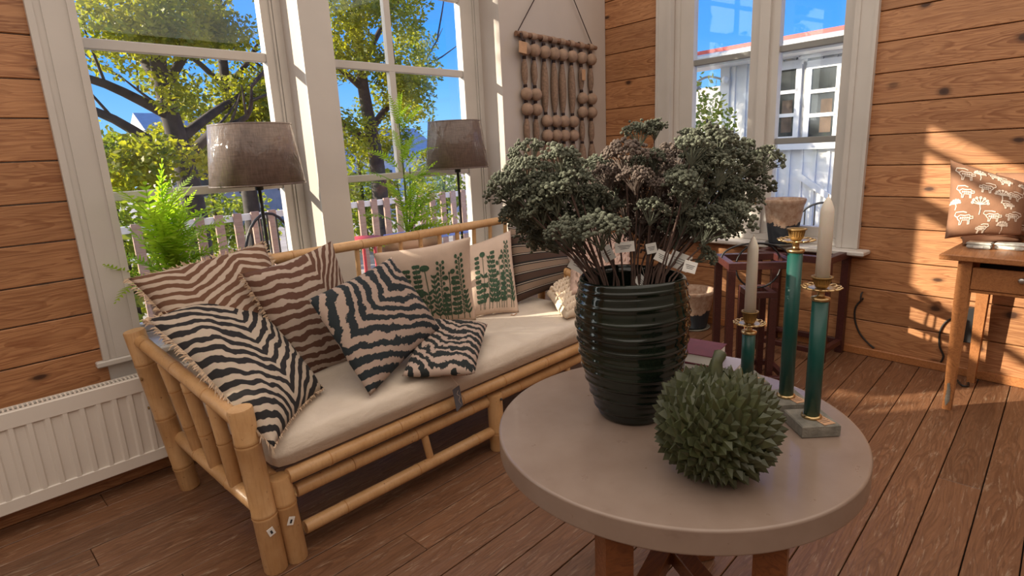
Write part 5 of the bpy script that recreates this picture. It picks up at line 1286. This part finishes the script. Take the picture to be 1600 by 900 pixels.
# garden chairs, tub, things on the terrace
def wirechair(lab, c, w, h, ax):
    c = Vector(c); ax = Vector((ax[0], ax[1], 0)).normalized(); t = thing('garden_chair', lab, 'chair', c); z = Vector((0, 0, 1)); ay = Vector((-ax.y, ax.x, 0))
    arch = [c+ax*w/2*math.cos(u)+z*(h*.72+h*.28*math.sin(u)) for u in [pi*k/14 for k in range(15)]]
    MB().tube([c-ax*w/2*-1+z*0]+arch+[c-ax*w/2], .012, 6).build('back_frame', M['black'], t)
    for k in range(-2, 3): MB().tube([c+ax*w*.16*k+z*h*.5, c+ax*w*.16*k+z*(h*.72+h*.28*math.sqrt(1-(.32*k)**2))], .008, 5).build('back_wire', M['black'], t)
    for f in (.55, .65, .75): MB().tube([c-ax*w/2+z*h*f, c+ax*w/2+z*h*f], .008, 5).build('back_wire', M['black'], t)
    MB().obox(c+ay*w*.45+z*h*.5, ax, ay, z, w/2, w*.45, .012).build('seat', M['black'], t)
    for s_ in (-1, 1): MB().tube([c+ay*w*.88+ax*s_*w*.48, c+ay*w*.86+ax*s_*w*.46+z*h*.5], .012, 6).build('leg', M['black'], t)
q = RY(418, 345, 4.7); wirechair('black wire garden chair outside the left window', (q.x, 4.7, GZ), .50, q.z+.06-GZ, (1, .2))
q = RW(1288, 330, 7.0); wirechair('black wire garden chair outside the right window', (q.x, q.y, GZ), .62, q.z+.10-GZ, (-.2, 1))
q = RY(672, 362, 4.8); tt = thing('garden_table', 'blue topped garden table outside the second window', 'table', (q.x, 4.8, GZ))
MB().box((q.x-.38, 4.5, q.z-.03), (q.x+.38, 5.1, q.z), bev=.005).build('table_top', M['blueplastic'], tt)
for sx_ in (-.33, .33):
    for sy_ in (4.55, 5.05): MB().tube([(q.x+sx_, sy_, GZ), (q.x+sx_, sy_, q.z-.031)], .02, 8).build('leg', M['steel'], tt)
q = RY(566, 372, 4.6); tt = thing('garden_stool', 'red garden stool outside the second window', 'stool', (q.x, 4.6, GZ))
MB().lathe([(0, q.z-.03), (.17, q.z-.03), (.18, q.z), (0, q.z+.005)], (q.x, 4.6, 0), 20).build('seat', M['redpaint'], tt)
for k in range(3): MB().tube([(q.x+.15*math.cos(2.1*k), 4.6+.15*math.sin(2.1*k), GZ), (q.x+.12*math.cos(2.1*k), 4.6+.12*math.sin(2.1*k), q.z-.031)], .015, 6).build('leg', M['redpaint'], tt)
# ------------------------------------------------------------------ neighbour house beyond the right window
HW = 10.6
hs = lambda px_, py_: (RW(px_, py_, HW).dot(D2), RW(px_, py_, HW).z)
sL = hs(1128, 160)[0]; sRr = hs(1317, 160)[0]-7
ze = hs(1250, 82)[1]
house = thing('neighbour_house', 'white boarded house with a red roof seen through the right window', 'house', wp((sL+sRr)/2, HW, GZ))
def hbox(name, s0, s1, w0, w1, z0, z1, mat, par=None, bev=0): return MB().box((min(s0, s1), w0, z0), (max(s0, s1), w1, z1), M2, bev).build(name, mat, par or house)
W_ = hbox('wall', sL, sRr, HW, HW+5, GZ, ze+.3, M['housewhite'])
s_ = sL
while s_ > sRr: hbox('batten', s_, s_-.05, HW-.03, HW-.001, GZ+.1, ze+.2, M['housewhite']); s_ -= .22
hbox('corner_board', sL+.02, sL-.16, HW-.05, HW-.001, GZ, ze+.2, M['housewhite'])
for (xa, xb), (ya, yb_) in (((1211, 1251), (108, 216)), ((1264, 1314), (104, 216))):
    sa, za = hs(xa, ya); sb_, zb = hs(xb, yb_); sb_ = hs(xb, (ya+yb_)/2)[0]; sa = hs(xa, (ya+yb_)/2)[0]; zt_ = hs((xa+xb)/2, ya)[1]; zb_ = hs((xa+xb)/2, yb_)[1]
    fr_ = hbox('window', sa+.10, sb_-.10, HW-.07, HW-.031, zb_-.10, zt_+.12, M['housewhite'])
    hbox('pane', sa-.03, sb_+.03, HW-.085, HW-.0705, zb_+.02, zt_, M['darkglass'], fr_)
    for f in (1/3, 2/3): z = lerp(zb_, zt_, f); hbox('glazing_bar', sa-.02, sb_+.02, HW-.11, HW-.0855, z-.03, z+.03, M['housewhite'], fr_)
    hbox('stile', sa+.03, sa-.06, HW-.11, HW-.0855, zb_-.04, zt_+.04, M['housewhite'], fr_); hbox('stile', sb_+.06, sb_-.03, HW-.11, HW-.0855, zb_-.04, zt_+.04, M['housewhite'], fr_)
    hbox('rail', sa-.06, sb_+.06, HW-.11, HW-.0855, zt_-.02, zt_+.05, M['housewhite'], fr_); hbox('rail', sa-.06, sb_+.06, HW-.11, HW-.0855, zb_-.05, zb_+.03, M['housewhite'], fr_)
    hbox('curtain', sb_+.28, sb_+.10, HW-.0875, HW-.0857, zb_+.1, lerp(zb_, zt_, .55), M['curtain'], fr_)
    hbox('head_board', sa+.18, sb_-.18, HW-.10, HW-.031, zt_+.16, zt_+.28, M['housewhite'])
z1_ = hs(1260, 222)[1]
hbox('sill_board', hs(1205, 222)[0], sRr, HW-.13, HW-.031, z1_-.12, z1_, M['housewhite'])
# panelled skirt with diagonal boards under the windows
for k in range(4):
    s0 = hs(1255, 260)[0]-k*1.0; MB().obox(wp(s0-.5, HW-.05, lerp(GZ, z1_, .5)), D2*.8+Vector((0, 0, .55)), N2, Vector((0, 0, .8))-D2*.55, .62, .02, .05).build('diagonal_board', M['housewhite'], house)
# roof: slope rising away behind the eave, gutter and fascia
sE = hs(1060, 85)[0]+1.0
rz_ = ze; ov = .55
mb = MB(); q = [M2 @ Vector(v) for v in ((sE, HW-ov, rz_+.22), (sRr, HW-ov, rz_+.22), (sRr, HW+2.8, rz_+.62), (sE, HW+2.8, rz_+.62), (sE, HW-ov, rz_+.12), (sRr, HW-ov, rz_+.12), (sRr, HW+2.8, rz_+.52), (sE, HW+2.8, rz_+.52))]
mb.add(q, [(0, 1, 2, 3), (7, 6, 5, 4), (4, 5, 1, 0), (5, 6, 2, 1), (6, 7, 3, 2), (7, 4, 0, 3)]); mb.build('roof', M['roofred'], house)
hbox('soffit', sE, sRr, HW-ov+.06, HW+.05, rz_-.06, rz_+.06, M['housewhite'])
MB().tube([M2 @ Vector((sE, HW-ov-.06, rz_+.06)), M2 @ Vector((sRr, HW-ov-.06, rz_+.06))], .085, 10).build('gutter', M['gutter'], house)
# gooseneck lamp on the house corner
g0 = RW(1133, 125, HW-.15); la = thing('yard_lamp', 'small gooseneck lamp on the corner of the white house', 'lamp', g0)
MB().tube(smooth([g0+N2*.11, g0, g0+D2*.35+Vector((0, 0, .10)), g0+D2*.62+Vector((0, 0, .02))]), .022, 6).build('arm', M['gutter'], la); MB().lathe([(.02, .1), (.12, 0), (.11, -.01)], g0+D2*.62+Vector((0, 0, -.1)), 14).build('shade', M['gutter'], la)
MB().ball(g0, .07, 2).build('wall_plate', M['housewhite'], la)
# shrub and deck rail left of the house
c = RW(1105, 185, 9.4); t = thing('shrub', 'sunlit leafy shrub beside the white house', 'shrub', (c.x, c.y, GZ)); MB().tube([(c.x, c.y, GZ), (c.x, c.y, c.z)], [.05, .02], 6).build('stem', M['bark'], t)
leaves('foliage', M['bushleaf'], t, [(RW(1105, 215, 9.4), (.55, .55, .75)), (RW(1098, 165, 9.4), (.4, .4, .6)), (RW(1120, 190, 9.4), (.35, .35, .4)), (Vector((c.x, c.y, .4)), (.8, .8, .8))], 1700, .11, 60, -.25)
t = thing('deck_rail', 'weathered slatted deck rail beside the white house', 'railing', RW(1110, 260, 8.6).xy.to_3d()+Vector((0, 0, GZ)))
s0, z0 = RW(1128, 205, 8.6).dot(D2), RW(1110, 206, 8.6).z
MB().box((s0, 8.56, z0-.05), (s0+2.2, 8.66, z0), M2).build('top_rail', M['deck'], t)
for k in range(16): MB().box((s0+.05+k*.135, 8.59, GZ+.05), (s0+.10+k*.135, 8.63, z0-.0505), M2).build('baluster', M['deck'], t)
# distant red-roofed cottage beyond the shrub
c = RW(1120, 150, 24); t = thing('far_house', 'distant grey-brown roofed house left of the white house', 'house', (c.x, c.y, GZ))
zc = c.z; s_c = c.dot(D2)
MB().box((s_c-3, 24, GZ), (s_c+2.4, 28, zc-.9), M2).build('wall', M['housewhite'], t)
q = [M2 @ Vector(v) for v in ((s_c-3.2, 23.7, zc-1), (s_c+2.6, 23.7, zc-1), (s_c+2.6, 28.3, zc-1), (s_c-3.2, 28.3, zc-1), (s_c-3.2, 26, zc+.6), (s_c+2.6, 26, zc+.6))]
MB().add(q, [(0, 1, 5, 4), (2, 3, 4, 5), (1, 2, 5), (3, 0, 4), (3, 2, 1, 0)]).build('roof', M['deck'], t)
# houses beyond the garden, seen low through the left windows
for px_, yy, w_, zt_px, lab in ((370, 20, 2.2, 195, 'grey house far beyond the garden behind the left lamp'), (600, 22, 3.0, 215, 'pale house far beyond the garden behind the tall fern')):
    c = RY(px_, zt_px, yy); t = thing('far_house', lab, 'house', (c.x, yy, GZ))
    MB().box((c.x-w_, yy, GZ), (c.x+w_, yy+4, c.z-.8)).build('wall', M['housewhite'] if px_ > 500 else M['deck'], t)
    MB().add([(c.x-w_-.2, yy-.3, c.z-.9), (c.x+w_+.2, yy-.3, c.z-.9), (c.x+w_+.2, yy+4.3, c.z-.9), (c.x-w_-.2, yy+4.3, c.z-.9), (c.x-w_-.2, yy+2, c.z+.5), (c.x+w_+.2, yy+2, c.z+.5)], [(0, 1, 5, 4), (2, 3, 4, 5), (1, 2, 5), (3, 0, 4), (3, 2, 1, 0)]).build('roof', M['gutter'] if px_ < 500 else M['gutter'], t)
    for k in (-1, 0, 1): MB().box((c.x+k*w_*.6-.25, yy-.02, c.z-2.2), (c.x+k*w_*.6+.25, yy+.01, c.z-1.4)).build('window', M['darkglass'], t)
